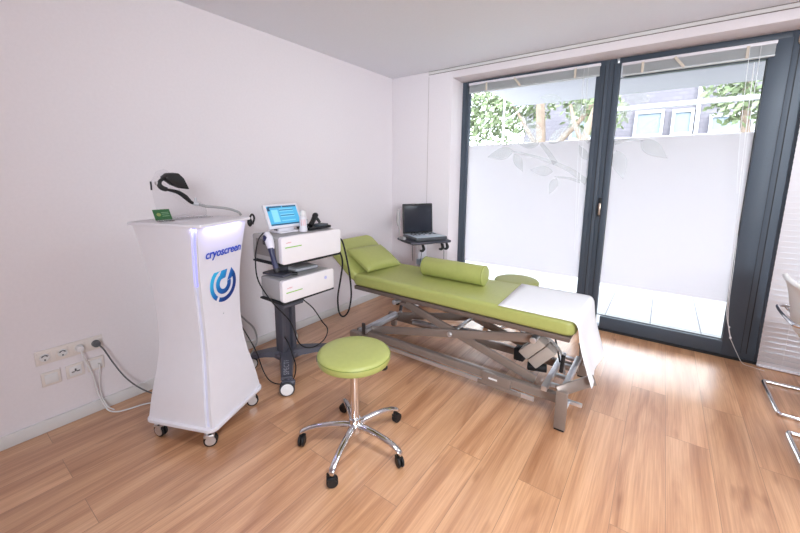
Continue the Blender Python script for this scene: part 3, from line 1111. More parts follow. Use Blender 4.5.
# ================================================================ DEVICE CART
ct = thing('device_cart', 'grey column cart on castors carrying two white treatment devices', 'cart', (.52, -2.2, 0))
HX, HY = .53, -2.265
m = MB()
for (cx, cy, sx, sy) in ((HX, HY, .075, .055),):
    m.box((HX, HY - .045, .36), (.085, .035, .52), bevel=.006)
    m.box((HX, HY + .045, .36), (.085, .035, .52), bevel=.006)
    m.box((HX - .01, HY, .60), (.050, .075, 1.00), bevel=.004)
m.build('column', M['cartgray'], ct)
m = MB()
m.box((HX, HY, .125), (.17, .17, .05), bevel=.015, seg=3)
m.build('hub', M['cartgray'], ct)
ends = [((.800, -2.470), 'front'), ((.32, -2.43), 'bl'), ((.74, -1.93), 'fr'), ((.22, -1.98), 'br')]
for (ex, ey), k in ends:
    v = Vector((ex - HX, ey - HY, 0))
    L = v.length
    u = v.normalized()
    nrm = Vector((-u.y, u.x, 0))
    rings = []
    for t, wd, z1, z0 in ((.02, .12, .165, .110), (.25, .105, .162, .115), (.55, .090, .150, .115), (.85, .082, .132, .105), (1.0, .080, .122, .098)):
        p = Vector((HX, HY, 0)) + u * L * t
        rings.append([(p - nrm * wd / 2 + Vector((0, 0, z0))), (p + nrm * wd / 2 + Vector((0, 0, z0))), (p + nrm * wd * .42 + Vector((0, 0, z1))), (p - nrm * wd * .42 + Vector((0, 0, z1)))])
    m = MB(); m.loft(rings)
    lg = m.build('leg', M['cartgray'], ct, ang=50)
    if k == 'front':
        a = Vector((HX, HY, 0)) + u * L * .66
        zc = .1478
        yv = (u * 1 + Vector((0, 0, -.07))).normalized()
        put_text('lettering', 'SPECTRO', .052, M['ink'], lg, basis(-yv, nrm * -1, (a.x, a.y, zc)), space=1.15, extrude=.0006)
    # castor
    rz = Matrix.Rotation({'front': R(-128), 'bl': R(-110), 'fr': R(20), 'br': R(120)}[k], 3, 'Z')
    ax, fw = rz @ Vector((0, 1, 0)), rz @ Vector((1, 0, 0))
    wc_ = Vector((ex, ey, .050)) + u * .012 + fw * .0
    m = MB()
    m.cyl((ex, ey, .11), (ex, ey, .07), .014, 14)
    m.box(wc_ + Vector((0, 0, .030)) - fw * .012, (.085, .030, .040), rz, bevel=.010, seg=3)
    cs = m.build('castor', M['cartgray'], ct)
    m = MB()
    for s_ in (-1, 1):
        m.cyl(wc_ + ax * s_ * .012, wc_ + ax * s_ * .030, .050, 28, bevel=.004)
    m.build('wheel', mat('castor_tyre', (58, 58, 62), .5) if k == 'front' else M['rubber'], cs)
    m = MB()
    for s_ in (-1, 1):
        m.cyl(wc_ + ax * s_ * .029, wc_ + ax * s_ * .0325, .041, 24, bevel=.002)
        m.cyl(wc_ + ax * s_ * .0325, wc_ + ax * s_ * .034, .010, 12)
    m.build('wheel_disc', M['whitemat'], cs)
m = MB()
m.box((.585, -2.165, .870), (.34, .53, .014), bevel=.005)
m.build('upper_tray', M['gasket'], ct)
m = MB()
m.box((.62, -2.205, .608), (.26, .47, .014), bevel=.005)
m.box((.53, -2.2, .600), (.12, .16, .020), bevel=.005)
m.build('lower_tray', M['gasket'], ct)
MB().box((.70, -2.345, .585), (.09, .17, .024), bevel=.006).build('pull_handle', M['cartgray'], ct)


def device(label, xf, xb, y0, y1, z0, z1, extra):
    t = thing('treatment_device', label, 'medical device', ((xf + xb) / 2, (y0 + y1) / 2, z0))
    yc, zc = (y0 + y1) / 2, (z0 + z1) / 2
    MB().box(((xf + xb) / 2 - .012, yc, zc), (xf - xb - .02, y1 - y0 - .012, z1 - z0 - .006), bevel=.012, seg=3).build('housing', M['devgray'], t)
    m = MB()
    # rounded front panel
    r = .020
    pts = []
    for cy, cz, a0 in ((y1 - r, z1 - r, 0), (y0 + r, z1 - r, 90), (y0 + r, z0 + r, 180), (y1 - r, z0 + r, 270)):
        for k in range(6):
            a = R(a0 + 18 * k)
            pts.append((xf - .035, cy + r * math.cos(a), cz + r * math.sin(a)))
    m.prism(pts, (.035, 0, 0), bevel=.003)
    fp_ = m.build('front_panel', M['devwhite'], t)
    MB().box((xf - .030, y1 + .002, z1 - .055), (.030, .008, .07), bevel=.002).build('side_accent', M['lime'], t)
    zb = z1 - .072 if extra else z1 - .088
    MB().box((xf + .0006, y0 + .095, zb), (.0016, .135, .0065), bevel=.0005).build('accent_bar', M['lime'], fp_)
    mt_ = basis((0, 1, 0), (0, 0, 1), (xf + .0008, y0 + .035, zb + .032))
    put_text('lettering', 'emField', .013, M['pink'], fp_, mt_, align='LEFT', extrude=.0003)
    return t, fp_


d1, f1 = device('white box device with lime bar on the upper cart shelf', .755, .415, -2.43, -1.895, .879, 1.063, True)
# recessed grip in the left side of the upper device
m = MB()
m.box((.57, -2.4245, .975), (.22, .004, .115), bevel=.002)
m.build('side_recess', M['devrec'], d1)
m = MB()
m.box((.62, -2.442, 1.02), (.07, .035, .035), bevel=.008)
m.build('holder', M['black'], d1)
d2, f2 = device('smaller white box device with lime bar on the lower cart shelf', .755, .50, -2.437, -1.975, .617, .770, False)
m = MB()
m.lathe([(0, 0), (.012, 0), (.012, .002), (0, .002)], (.7545, -2.06, .715), 20, Matrix.Rotation(R(90), 3, 'Y'))
m.build('power_button', mat('button_pale_blue', (190, 190, 235), .4), f2)

# monitor on the upper device
mo = thing('control_monitor', 'white tablet monitor with a lit blue page on the upper device', 'monitor', (.45, -2.2, 1.063))
tl = R(24)
upv = Vector((-math.sin(tl), 0, math.cos(tl))).normalized()
yv = Vector((0, 1, 0)).normalized()
yv = (yv - upv * yv.dot(upv)).normalized()
nv = yv.cross(upv)
MM = Matrix((yv, upv, nv)).transposed()
mc = Vector((.560, -2.265, 1.180))
MB().box(mc, (.285, .178, .022), MM, bevel=.006, seg=3).build('casing', M['white'], mo)
scr = mc + nv * .0112 + upv * .002


def em(name, rgb, s):
    return mat(name, rgb, .3, var=.0, emit=rgb, es=s)


sc = MB().box(scr, (.246, .142, .002), MM).build('screen', em('screen_blue', (74, 158, 196), .36), mo)
m = MB()
for (a, b, c_, d_) in ((-.060, .064, .110, .010), (.062, .064, .115, .010), (0, -.065, .246, .009), (-.112, .048, .02, .024)):
    m.box(scr + nv * .0013 + yv * a + upv * b, (c_, d_, .0008), MM)
m.build('menu_bar', em('screen_navy', (38, 70, 100), .25), sc)
m = MB()
for (a, b, c_, d_) in ((-.068, -.002, .052, .09),):
    m.box(scr + nv * .0014 + yv * a + upv * b, (c_, d_, .0006), MM)
for b in (.046, .030, .006, -.010, -.040):
    m.box(scr + nv * .0014 + yv * .030 + upv * b, (.115, .006, .0006), MM)
m.build('page_blocks', em('screen_pale', (120, 186, 212), .42), sc)
m = MB()
for b in (.038, -.002):
    m.box(scr + nv * .0016 + yv * .030 + upv * b, (.115, .008, .0006), MM)
m.build('page_rows', em('screen_mid', (44, 110, 155), .3), sc)
m = MB()
m.box((.545, -2.255, 1.069), (.14, .15, .012), bevel=.004)
m.box((.570, -2.255, 1.092), (.02, .13, .05), bevel=.004)
m.build('stand', M['white'], mo)

bt = thing('gel_bottle', 'white bottle with faint red print beside the monitor', 'bottle', (.640, -2.155, 1.063))
m = MB()
m.lathe([(0, 0), (.026, 0), (.029, .004), (.029, .022), (.026, .032), (.026, .098), (.025, .105), (.012, .112), (.012, .118), (0, .118)], (.640, -2.155, 1.063), 28)
m.build('bottle_body', M['white'], bt)
m = MB()
m.lathe([(0, .112), (.022, .112), (.021, .140), (.015, .152), (0, .152)], (.640, -2.155, 1.063), 24)
m.build('cap', M['whitemat'], bt)
m = MB()
for a in (-70, -40, -10):
    aa = R(a)
    m.box((.640 + .0262 * math.cos(aa), -2.155 + .0262 * math.sin(aa), 1.063 + .068), (.0008, .003, .045), Matrix.Rotation(aa, 3, 'Z'))
m.build('print', M['pink'], bt)

# accessory tray with applicators, right of the bottle
at = thing('applicator_tray', 'black tray holding a black hand applicator on the upper device', 'tray', (.575, -2.00, 1.063))
m = MB()
m.box((.575, -2.00, 1.069), (.15, .215, .010), bevel=.003)
for dx in (-.071, .071):
    m.box((.575 + dx, -2.00, 1.078), (.008, .215, .012), bevel=.002)
for dy in (-.104, .104):
    m.box((.575, -2.00 + dy, 1.078), (.15, .007, .012), bevel=.002)
m.build('base', M['black'], at)
m = MB()
m.box((.60, -1.955, 1.086), (.07, .10, .024), bevel=.006)
m.build('cradle', mat('slate_cradle', (70, 78, 84), .4), at)
ap = thing('hand_applicator', 'black hand applicator standing in the tray', 'applicator', (.575, -2.0, 1.075))
m = MB()
m.tube([(.585, -2.045, 1.088), (.575, -2.015, 1.112), (.565, -1.985, 1.142), (.560, -1.975, 1.158)], .01, 12, 5, radii=[.020, .018, .020, .021])
m.build('grip', M['black'], ap)
MB().sphere((.560, -1.970, 1.160), .023, (1, 1, .9)).build('head', M['black'], ap)
MB().tube([(.56, -1.968, 1.15), (.575, -1.950, 1.115), (.58, -1.945, 1.10)], .011, 10, 4).build('trigger', M['black'], ap)
for (x, y, rr, hh, lb) in ((.53, -2.075, .012, .030, 'small clear capped bottle at the far corner of the black tray'), (.535, -2.035, .011, .026, 'small clear capped bottle nearer the applicator in the black tray')):
    v = thing('vial', lb, 'vial', (x, y, 1.074))
    MB().cyl((x, y, 1.074), (x, y, 1.074 + hh), rr, 18, bevel=.002).build('vial_cap', M['black'], v)
    MB().cyl((x, y, 1.074 + hh), (x, y, 1.074 + hh + .032), rr * .95, 18, bevel=.002).build('vial_body', mat('clear_plastic', (214, 212, 216), .2), v)

# gun-shaped handpiece hung on the left of the upper device
gn = thing('shockwave_handpiece', 'white and dark handpiece hanging at the left side of the upper device', 'handpiece', (.70, -2.47, .88))
m = MB()
m.tube([(.655, -2.468, 1.092), (.675, -2.470, 1.060), (.70, -2.475, 1.02), (.715, -2.480, .99)], .02, 14, 5, radii=[.018, .029, .027, .020])
m.build('shell', M['white'], gn)
MB().box((.676, -2.498, 1.062), (.030, .010, .034), Matrix.Rotation(R(25), 3, 'Y'), bevel=.004).build('display', mat('dark_blue_display', (40, 44, 90), .3), gn)
MB().tube([(.712, -2.480, .997), (.73, -2.482, .95), (.752, -2.484, .90), (.765, -2.484, .868)], .015, 14, 5, radii=[.021, .017, .017, .020]).build('barrel', mat('handpiece_indigo', (48, 50, 78), .35), gn)
MB().cyl((.765, -2.484, .872), (.775, -2.484, .845), .022, 16, .018, bevel=.003).build('tip', M['black'], gn)

# applicator parts lying on the lower device
lo = thing('applicator_plate', 'dark flat applicator plate lying on the lower device', 'applicator', (.55, -2.25, .770))
MB().box((.58, -2.345, .780), (.20, .10, .018), Matrix.Rotation(R(8), 3, 'Z'), bevel=.005).build('plate', M['cartgray'], lo)
MB().cyl((.68, -2.30, .782), (.70, -2.27, .782), .012, 12).build('nozzle', M['black'], lo)
gb = thing('clear_gel_pack', 'flat grey clear tray lying behind the dark plate on the lower device', 'tray', (.5, -2.12, .770))
MB().box((.52, -2.13, .784), (.26, .20, .022), Matrix.Rotation(R(-5), 3, 'Z'), bevel=.008, seg=3).build('shell', mat('smoky_plastic', (176, 176, 182), .15), gb)
MB().box((.52, -2.13, .797), (.20, .14, .006), Matrix.Rotation(R(-5), 3, 'Z'), bevel=.002).build('insert', M['devrec'], gb)


def cable(name, label, pts, r, m_, cat='cable'):
    b = MB()
    b.tube(pts, r, 8, 6)
    o = b.build(name, m_, origin=pts[0])
    tag(o, label, cat)
    return o


tag(bh.build('headset', M['black'], origin=(.60, -2.55, 1.17)), 'small black clip hanging between the white cabinet and the cart', 'clip')
cable('handpiece_cable', 'black cable looping from the hanging handpiece past the column to the lower device', [(.655, -2.49, 1.095), (.64, -2.52, 1.05), (.66, -2.56, .95), (.69, -2.57, .80), (.76, -2.52, .65), (.785, -2.41, .49),
      (.785, -2.345, .31), (.785, -2.24, .235), (.785, -2.12, .25), (.785, -2.08, .32), (.782, -2.13, .40), (.77, -2.20, .52), (.73, -2.26, .598)], .0042, M['rubber'])
cable('looped_black_cable', 'black cable on the floor looping around the front leg of the cart', [(.50, -2.62, .50), (.58, -2.615, .43), (.60, -2.56, .28), (.56, -2.49, .09), (.60, -2.465, .015), (.69, -2.445, .015), (.765, -2.40, .05),
      (.790, -2.385, .15), (.78, -2.40, .24), (.70, -2.37, .29), (.60, -2.33, .30)], .004, M['rubber'])
cable('applicator_hose', 'thick black hose hanging in a long loop at the right of the cart', [(.735, -1.885, .985), (.745, -1.865, .955), (.77, -1.855, .85), (.80, -1.85, .70), (.815, -1.85, .54), (.80, -1.86, .42), (.765, -1.865, .36), (.72, -1.865, .34), (.685, -1.865, .38), (.68, -1.865, .50),
      (.71, -1.86, .65), (.735, -1.86, .78), (.715, -1.865, .865), (.66, -1.88, .92)], .0068, M['rubber'])
cable('pale_cable', 'thick pale grey cable curving behind the cabinet near the wall', [(.36, -2.55, .72), (.22, -2.46, .46), (.13, -2.36, .33), (.10, -2.27, .22), (.11, -2.25, .12), (.15, -2.30, .07), (.20, -2.40, .02), (.30, -2.55, .012)], .007, M['hose'])
cable('white_floor_cable', 'short white cable on the floor behind the cart foot', [(.22, -2.28, .012), (.28, -2.20, .008), (.34, -2.12, .008), (.35, -2.02, .008)], .005, M['whitecable'])

# ================================================================ TREATMENT COUCH
cc_ = thing('treatment_couch', 'green upholstered treatment couch on a taupe scissor lift frame', 'treatment couch', (1.5, -1.38, 0))
YN, YFA = -1.675, -1.105
YC = (YN + YFA) / 2
WID = YFA - YN
m = MB()
round_slab(1.755, WID, .06, .546, .646, m, bev=.028)
bmesh.ops.translate(m.bm, vec=(1.5275, YC, 0), verts=m.bm.verts)
m.build('mattress', M['green'], cc_, ang=60)
ba = R(38)
bx = Matrix.Rotation(ba, 3, 'Y')
# backrest: lies up and back from the hinge at x=.67
d_ = Vector((-math.cos(ba), 0, math.sin(ba)))
n_ = Vector((math.sin(ba), 0, math.cos(ba)))
hinge = Vector((.672, YC, .556))
m = MB()
round_slab(.445, WID, .075, -.042, .042, m, bev=.026)
bmesh.ops.transform(m.bm, matrix=Matrix.Translation(hinge + d_ * .222 + n_ * .042) @ bx.to_4x4(), verts=m.bm.verts)
m.build('backrest', M['green'], cc_, ang=60)
m = MB()
m.box(hinge + d_ * .19 - n_ * .010, (.36, WID - .10, .018), bx, bevel=.003)
m.build('backrest_board', M['taupedark'], cc_)
fm = MB()
for y in (YN + .018, YFA - .018):
    fm.box((1.53, y, .529), (1.70, .030, .032), bevel=.004)
for x in (.70, 1.2, 1.8, 2.36):
    fm.box((x, YC, .529), (.035, WID - .06, .030), bevel=.003)
fm.build('top_frame', mat('shaded_taupe_rail', (112, 98, 91), .4, .3), cc_)  # taupe darkened: shade under the mattress is put into this colour
m = MB()
m.box((1.53, YC, .541), (1.66, WID - .05, .008))
m.build('top_board', M['taupedark'], cc_)
YN2, YF2 = -1.615, -1.165
m = MB()
for y in (YN2, YF2):
    m.box((1.52, y, .118), (1.70, .045, .055), bevel=.005)
m.build('base_frame', M['taupe'], cc_)
m = MB()
m.box((1.45, YN2 - .030, .070), (1.50, .014, .030), bevel=.003)
m.build('foot_rail', M['steel'], cc_)
m = MB()
m.box((1.95, YN2 - .032, .115), (.20, .024, .075), bevel=.006)
m.box((1.97, YN2 - .035, .070), (.30, .022, .028), bevel=.004)
m.build('pedal_cover', M['taupe'], cc_)
MB().box((1.93, YN2 - .0455, .118), (.060, .002, .012)).build('badge', M['whitemat'], cc_)
# scissor links
for y, mm in ((YN2 + .028, 'taupe'), (YF2 - .028, 'taupe')):
    MB().bar((.80, y, .150), (2.17, y, .455), .016, .062, .003).build('scissor_arm', M[mm], cc_)
for y, mm in ((YN2 + .050, 'taupe'), (YF2 - .050, 'taupe')):
    MB().bar((1.09, y, .468), (2.18, y, .160), .016, .060, .003).build('scissor_arm', M[mm], cc_)
m = MB()
m.cyl((1.565, YN2 - .0, .320), (1.565, YF2, .320), .014, 16)
m.cyl((1.565, YN2 + .014, .320), (1.565, YN2 + .006, .320), .020, 16)
m.build('pivot_shaft', M['steel'], cc_)
# cross tubes
for nm, (x, z), rr in (('lower', (.78, .150), .024), ('lower', (.715, .135), .018), ('upper', (1.09, .475), .020), ('upper', (2.17, .462), .020)):
    MB().cyl((x, YN2 - .04, z), (x, YF2 + .04, z), rr, 20, bevel=.003).build('cross_tube', M['steel'], cc_)
for y in (YN2 - .05, YF2 + .05):
    m = MB()
    m.box((.69, y, .105), (.11, .05, .055), bevel=.008)
    m.box((.69, y, .045), (.05, .045, .09), bevel=.006)
    m.cyl((.69, y, .0), (.69, y, .014), .028, 18, bevel=.003)
    m.build('head_foot', M['taupe'], cc_)
    m = MB()
    m.bar((.77, y + (.012 if y < YC else -.012), .12), (.775, y, .225), .016, .03, .003)
    m.build('bracket', M['taupedark'], cc_)
# upper left slide brackets
for y in (YN2 + .05, YF2 - .05):
    MB().box((1.10, y, .490), (.10, .028, .07), bevel=.004).build('slide_bracket', M['taupedark'], cc_)
    MB().box((2.16, y, .500), (.09, .028, .06), bevel=.004).build('slide_bracket', M['taupedark'], cc_)
# foot end ladder
m = MB()
m.box((2.258, YC, .175), (.036, WID - .02, .034), bevel=.004)
m.box((2.360, YC, .175), (.036, WID - .02, .034), bevel=.004)
for y in (YN + .10, YC - .05, YC + .12, YFA - .04):
    m.box((2.31, y, .170), (.10, .030, .020), bevel=.003)
m.build('ladder_frame', M['steel'], cc_)
# foot end legs: upright plate and slanted plate
for s_, y in ((-1, -1.745), (1, -1.035)):
    m = MB()
    m.box((2.378, y, .125), (.062, .030, .238), bevel=.004)
    lg = m.build('leg', M['taupe'], cc_)
    MB().box((2.378, y, .006), (.056, .032, .012), bevel=.003).build('foot_pad', M['rubber'], lg)
    m = MB()
    m.bar((2.350, y, .232), (2.350 + (.165 if s_ < 0 else .06), y - s_ * (.17 if s_ < 0 else .06), .285 if s_ < 0 else .25), .062, .022, .004, side=(.3, -.6 * s_, .74))
    m.build('slanted_plate', M['taupe'], cc_)
    m = MB()
    m.cyl((2.40, y + (.015 if s_ < 0 else -.015), .14), (2.40, y - s_ * .09, .14), .010, 14)
    m.box((2.43, y - s_ * .085, .145), (.09, .02, .022), bevel=.003)
    m.build('castor_lever', M['steel'], cc_)
MB().cyl((2.318, -1.50, .23), (2.325, -1.50, .345), .012, 14, bevel=.003).build('lever_grip', M['rubber'], cc_)
# actuator motor with beige covers
A_, B_, C3, D3 = (Vector(v) for v in ((2.037, -1.50, .287), (2.154, -1.50, .415), (2.28, -1.50, .338), (2.161, -1.50, .197)))
g_ = .012
mid0, mid1 = A_.lerp(D3, .5), B_.lerp(C3, .5)
for q4 in ((A_, B_, mid1.lerp(B_, g_ * 2), mid0.lerp(A_, g_ * 2)), (mid0.lerp(D3, g_ * 2), mid1.lerp(C3, g_ * 2), C3, D3)):
    m = MB()
    m.prism(list(q4), (.0, .11, .0), bevel=.008)
    m.build('motor_cover', M['beige'], cc_)
m = MB()
m.cyl((1.30, YC, .24), (1.90, YC, .31), .026, 20)
m.cyl((1.10, YC, .22), (1.32, YC, .243), .016, 16)
m.build('actuator', M['steel'], cc_)
m = MB()
m.box((2.03, -1.42, .24), (.07, .08, .09), bevel=.01)
m.cyl((2.10, -1.47, .190), (2.22, -1.45, .20), .028, 14, bevel=.004)
m.build('motor', M['rubber'], cc_)
MB().tube([(2.08, -1.50, .44), (2.17, -1.50, .455), (2.26, -1.49, .41), (2.31, -1.47, .33), (2.33, -1.45, .20)], .008, 10, 6).build('hose', M['hose'], cc_)
MB().tube([(2.05, -1.36, .44), (2.13, -1.35, .47), (2.22, -1.35, .42), (2.28, -1.35, .22)], .006, 8, 6).build('hose', M['rubber'], cc_)
MB().tube([(.75, -1.15, .545), (.78, -1.12, .40), (.88, -1.11, .33), (.98, -1.13, .38), (1.0, -1.16, .50)], .003, 6, 6).build('lead', M['rubber'], cc_)

# pillow
pl = MB()
t = bmesh.new()
bmesh.ops.create_cube(t, size=2)
bmesh.ops.subdivide_edges(t, edges=list(t.edges), cuts=9, use_grid_fill=True)
for v in t.verts:
    x, y, z = v.co
    e = (1 - abs(x) ** 3.0) * (1 - abs(y) ** 3.0)
    k = .22 + .78 * max(0, e) ** .45
    v.co = Vector((x * .150, y * .212, z * .056 * k))
    v.co.x *= 1 - .05 * (1 - y * y) * (abs(x) > .95)
pa = R(29)
pl._merge(t, Matrix.Translation((.672, -1.392, .737)) @ Matrix.Rotation(pa, 4, 'Y') @ Matrix.Rotation(R(-4), 4, 'Z'))
tag(pl.build('pillow', M['green'], ang=80, origin=(.64, -1.385, .70)), 'flat green pillow leaning on the raised head of the couch', 'pillow')
# bolster
bo = thing('bolster', 'green cylindrical bolster lying across the middle of the couch', 'bolster', (1.43, -1.33, .646))
m = MB()
br_ = .077
m.cyl((1.165, -1.320, .646 + br_), (1.705, -1.320, .646 + br_), br_, 48, bevel=.006)
m.build('cover', M['green'], bo)
for x in (1.172, 1.698):
    m = MB()
    m.tube([(x, -1.320 + (br_ + .0005) * math.cos(2 * PI * k / 40), .646 + br_ + (br_ + .0005) * math.sin(2 * PI * k / 40)) for k in range(40)], .0018, 6, 0, closed=True)
    m.build('piping', M['greenseam'], bo)

# paper cover draped over the foot end
m = MB()
pp = [(1.945, .6490), (2.10, .6496), (2.25, .6496), (2.36, .6496), (2.398, .6455), (2.418, .620), (2.426, .58), (2.440, .50), (2.470, .40), (2.500, .31), (2.510, .285)]
P_, _ = catmull([Vector((x, 0, z)) for x, z in pp], 5)
nY = 14
grid = []
for i, p in enumerate(P_):
    row = []
    s_ = i / (len(P_) - 1)
    for j in range(nY + 1):
        t = j / nY
        y = YN - .004 + (WID + .008) * t
        dx = -.03 * t if i == 0 else 0
        hang = max(0, (.62 - p.z) / .33)
        dz = 0
        row.append(m.bm.verts.new((p.x + dx + hang * .010 * math.sin(9 * t + 1), y - .01 * hang, p.z + dz + (.0006 * math.sin(13 * t) if hang == 0 else 0) + hang * .012 * t)))
    grid.append(row)
for a, b in zip(grid, grid[1:]):
    for j in range(nY):
        m.bm.faces.new((a[j], a[j + 1], b[j + 1], b[j]))
po = m.build('paper_cover', M['paper'], ang=80, origin=(2.2, YC, .647))
sd = po.modifiers.new('thickness', 'SOLIDIFY')
sd.thickness = .0008
tag(po, 'white paper sheet draped over the foot end of the couch', 'paper sheet')


# ================================================================ STOOLS
def make_stool(label):
    t = thing('swivel_stool', label, 'stool', (0, 0, 0), 'round green swivel stools')
    m = MB()
    m.lathe([(0, .497), (.170, .497), (.188, .502), (.192, .512), (.192, .535), (.187, .546), (.170, .553), (.10, .556), (0, .557)], (0, 0, 0), 64)
    st = m.build('seat', M['green'], t, ang=50)
    m = MB()
    m.tube([(.1915 * math.cos(2 * PI * k / 60), .1915 * math.sin(2 * PI * k / 60), .536) for k in range(60)], .0018, 6, 0, closed=True)
    m.build('piping', M['greenseam'], st)
    MB().box((-.193 * math.cos(R(48)), -.193 * math.sin(R(48)) - .0, .522), (.004, .016, .026), Matrix.Rotation(R(48), 3, 'Z'), bevel=.001).build('care_tag', M['grayplug'], st)
    m = MB()
    m.cyl((0, 0, .484), (0, 0, .498), .07, 24)
    m.cyl((0, 0, .455), (0, 0, .486), .028, 20)
    m.build('swivel_plate', M['black'], t)
    m = MB()
    m.cyl((0, 0, .12), (0, 0, .458), .0235, 28)
    m.cyl((0, 0, .085), (0, 0, .16), .032, 28, bevel=.004)
    m.build('column', M['chrome'], t)
    m = MB()
    m.tube([(.02, .02, .478), (.07, .07, .470), (.10, .10, .452)], .006, 8, 4)
    m.sphere((.112, .112, .442), .022, (1, .8, .8), Matrix.Rotation(R(45), 3, 'Z'))
    m.build('height_lever', M['black'], t)
    m = MB()
    m.cyl((0, 0, .085), (0, 0, .13), .040, 28, bevel=.006)
    m.build('hub', M['chrome'], t)
    for k in range(5):
        a = R(3 + 72 * k)
        u = Vector((math.cos(a), math.sin(a), 0))
        n = Vector((-u.y, u.x, 0))
        rings = []
        for rr, wd, z0, z1 in ((.02, .040, .090, .132), (.06, .038, .098, .138), (.13, .036, .104, .136), (.20, .034, .100, .128), (.255, .034, .088, .114), (.288, .034, .072, .098), (.303, .030, .064, .086)):
            p = u * rr
            ring_ = []
            for q in range(12):
                b = 2 * PI * q / 12
                ring_.append(p + n * (wd / 2 * math.cos(b)) + Vector((0, 0, (z0 + z1) / 2 + (z1 - z0) / 2 * math.sin(b))))
            rings.append(ring_)
        m = MB(); m.loft(rings)
        lg = m.build('leg', M['chrome'], t, ang=60)
        mf, mw = MB(), MB()
        castor(mf, mw, u.x * .292, u.y * .292, a + R(150 + 37 * k), .028, .072)
        cs = mf.build('castor', M['black'], t)
        mw.build('wheel', M['rubber'], cs)
    return t


st = make_stool('green round swivel stool with chrome five star base in the foreground')
st.location = (1.493, -2.540, 0)
st2 = copy_tree(st)
st2.location = (1.735, -.665, 0)
st2.rotation_euler = (0, 0, R(25))
st2['label'] = 'green round stool behind the couch in front of the frosted window'

# ================================================================ ULTRASOUND UNIT BY THE WINDOW
ut = thing('ultrasound_cart', 'white column cart with a dark tray between couch and window', 'cart', (.62, -.60, 0))
D = Vector((.88, -.475, 0))
Wv = Vector((.475, .88, 0))
RM = Matrix((Wv, -D, Vector((0, 0, 1)))).transposed()      # local x = width, local y = away from viewer
UC = Vector((.66, -.56, 0))


def U(a, b, z):
    return UC + Wv * a - D * b + Vector((0, 0, z))


m = MB()
m.box(U(0, -.02, .785), (.46, .38, .028), RM, bevel=.010, seg=3)
m.build('tray', M['cartgray'], ut)
m = MB()
for s_ in (-1, 1):
    m.tube([U(s_ * .20, .12, .785), U(s_ * .235, .05, .787), U(s_ * .235, -.12, .787), U(s_ * .19, -.185, .785)], .012, 10, 5)
m.tube([U(-.20, -.185, .783), U(0, -.19, .781), U(.20, -.185, .783)], .012, 10, 4)
m.build('tray_rim', M['black'], ut)
MB().box(U(0, .04, .43), (.11, .07, .68), RM, bevel=.012, seg=3).build('column', M['white'], ut)
MB().box(U(0, .03, .12), (.30, .30, .07), RM, bevel=.015).build('base', M['white'], ut)
for a_, b_ in ((-.2, -.2), (.2, -.2), (-.2, .22), (.2, .22)):
    p0, p1 = U(a_ * .3, b_ * .3 + .02, .10), U(a_, b_, .095)
    lgm = MB(); lgm.bar(p0, p1, .045, .03, .005, side=(0, 0, 1))
    lg = lgm.build('leg', M['white'], ut)
    mf, mw = MB(), MB()
    castor(mf, mw, p1.x, p1.y, R(-30), .036, .09)
    cs = mf.build('castor', M['devgray'], ut)
    mw.build('wheel', M['rubber'], cs)
m = MB()
m.box(U(-.02, -.10, .56), (.16, .12, .06), RM, bevel=.008)
m.build('basket', mat('blue_grey_basket', (150, 172, 188), .3), ut)
for a_ in (-.10, .13, .19):
    m = MB()
    m.tube([U(a_, -.17, .772), U(a_, -.19, .745), U(a_, -.20, .725), U(a_ - .02, -.205, .708), U(a_ - .045, -.20, .712)], .012, 10, 5, radii=[.012, .015, .017, .014, .010])
    m.build('probe_hook', M['black'], ut)
for pts in ([U(-.20, -.14, .775), U(-.205, -.15, .68), U(-.195, -.14, .60)], [U(-.10, -.17, .72), U(-.11, -.17, .66), U(-.115, -.16, .58)], [U(.16, -.17, .76), U(.165, -.17, .60), U(.15, -.16, .5)]):
    MB().tube(pts, .003, 6, 5).build('hanging_lead', M['grayplug'], ut)
ph = MB()
ph.box(U(-.235, .10, .96), (.012, .012, .33), RM, bevel=.002)
ph.tube([U(-.262, .08, 1.11), U(-.268, .08, 1.02), U(-.262, .08, .94)], .012, 12, 5, radii=[.012, .017, .010])
ph.box(U(-.238, .02, .815), (.03, .10, .03), RM, bevel=.004)
ph.build('probe_holder', M['devgray'], ut)
us = thing('ultrasound_laptop', 'open dark laptop style ultrasound scanner on the cart by the window', 'scanner', tuple(U(0, 0, .80)))
m = MB()
m.box(U(0, -.04, .822), (.370, .32, .038), RM, bevel=.010, seg=3)
m.build('keyboard_base', mat('silver_rim', (84, 88, 94), .35, .3), us)
m = MB()
m.box(U(0, -.04, .8432), (.345, .295, .006), RM, bevel=.002)
kb = m.build('keyboard', mat('keyboard_grey', (182, 194, 204), .4), us)
m = MB()
for i in range(9):
    for j in range(4):
        if (i * 7 + j * 5) % 4 != 0:
            m.box(U(-.13 + i * .0325, .07 - j * .034, .8478), (.020, .016, .004), RM, bevel=.001)
m.build('keys', M['black'], kb)
m = MB()
m.cyl(U(0, -.08, .846), U(0, -.08, .853), .020, 20, bevel=.002)
m.build('trackball', M['white'], kb)
m = MB()
sct = Matrix.Rotation(R(-4), 3, 'X')
SM = RM @ sct
m.box(U(0, .125, 1.005), (.370, .022, .325), SM, bevel=.008, seg=3)
sc = m.build('lid', M['black'], us)
m = MB()
m.box(U(0, .1135, 1.005), (.340, .004, .286), SM, bevel=.001)
m.build('screen', mat('dark_screen', (38, 42, 52), .25), sc)
put_text('lettering', 'SonoScape', .012, M['whitemat'], sc, basis(Wv, SM @ Vector((0, 0, 1)), U(0, .120, 1.175) + D * .018), bold=.0004, extrude=.0005)


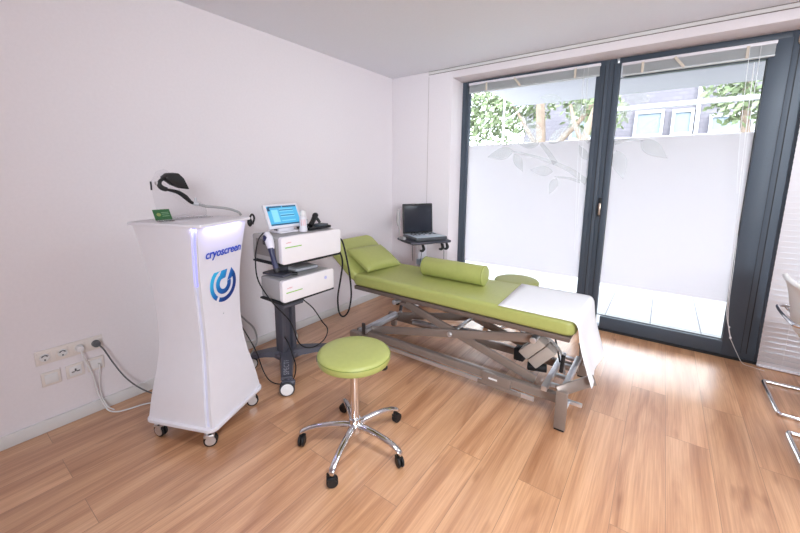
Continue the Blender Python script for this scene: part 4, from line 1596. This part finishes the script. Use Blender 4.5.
# ================================================================ CHAIRS AT THE RIGHT EDGE
def make_chair(label):
    """faces +x, origin under the middle of the rear floor bar"""
    t = thing('cantilever_chair', label, 'chair', (0, 0, 0), 'white cantilever chairs')
    r = .0125
    hw = .235
    m = MB()
    # floor runner: rear bar, skids, front uprights, arms and the loop behind the back
    def seq(s):
        return [(.0 + .035, s * hw, r), (.25, s * hw, r), (.44, s * hw, r), (.49, s * hw, .03), (.505, s * hw, .08), (.50, s * hw, .30), (.475, s * hw, .50), (.455, s * hw, .575), (.40, s * hw, .598), (.20, s * hw, .597), (.06, s * hw, .594)]
    a = seq(1)
    b = seq(-1)
    path = a[::-1] + [(.008, hw - .01, r), (.0, hw - .045, r), (0, 0, r), (0, -hw + .045, r), (.008, -hw + .01, r)] + b + [(.015, -hw + .012, .592), (.0, -hw + .055, .590), (-.005, 0, .588), (.0, hw - .055, .590), (.015, hw - .012, .592)]
    m.tube(path, r, 12, 4, closed=True)
    m.build('tubular_frame', M['chrome'], t)
    # shell: seat curving up into the back
    prof_ = [(.50, .435), (.46, .452), (.36, .450), (.22, .440), (.13, .445), (.085, .475), (.068, .53), (.055, .60), (.035, .70), (.012, .78), (-.012, .825)]
    C_, _ = catmull([Vector((x, 0, z)) for x, z in prof_], 4)
    mb = MB()
    g = []
    nn = 12
    for i, p in enumerate(C_):
        row = []
        for j in range(nn + 1):
            v = -1 + 2 * j / nn
            wd = .212 - .02 * max(0, i / len(C_) - .6)
            row.append(mb.bm.verts.new((p.x + .018 * v * v * (1 if p.z > .5 else 0), v * wd, p.z + .012 * v * v * (1 if p.z < .5 else 0))))
        g.append(row)
    for a_, b_ in zip(g, g[1:]):
        for j in range(nn):
            mb.bm.faces.new((a_[j], a_[j + 1], b_[j + 1], b_[j]))
    sh = mb.build('shell', M['chairwhite'], t, ang=70)
    md = sh.modifiers.new('thickness', 'SOLIDIFY')
    md.thickness = .028
    md.offset = 0
    m = MB()
    for s in (-1, 1):
        m.tube([(.46, s * .20, .44), (.47, s * .235, .46), (.478, s * .236, .49)], .008, 8, 3)
        m.tube([(.058, s * .19, .57), (.045, s * .225, .588)], .007, 8, 0)
    m.build('seat_bracket', M['chrome'], t)
    return t


ch = make_chair('white shell chair with chrome cantilever frame, nearest the blind')
ch.location = (3.455, -.555, 0)
ch2 = copy_tree(ch)
ch2.location = (3.455, -1.225, 0)
ch2['label'] = 'white shell chair on chrome frame nearer the camera, mostly past the right edge'
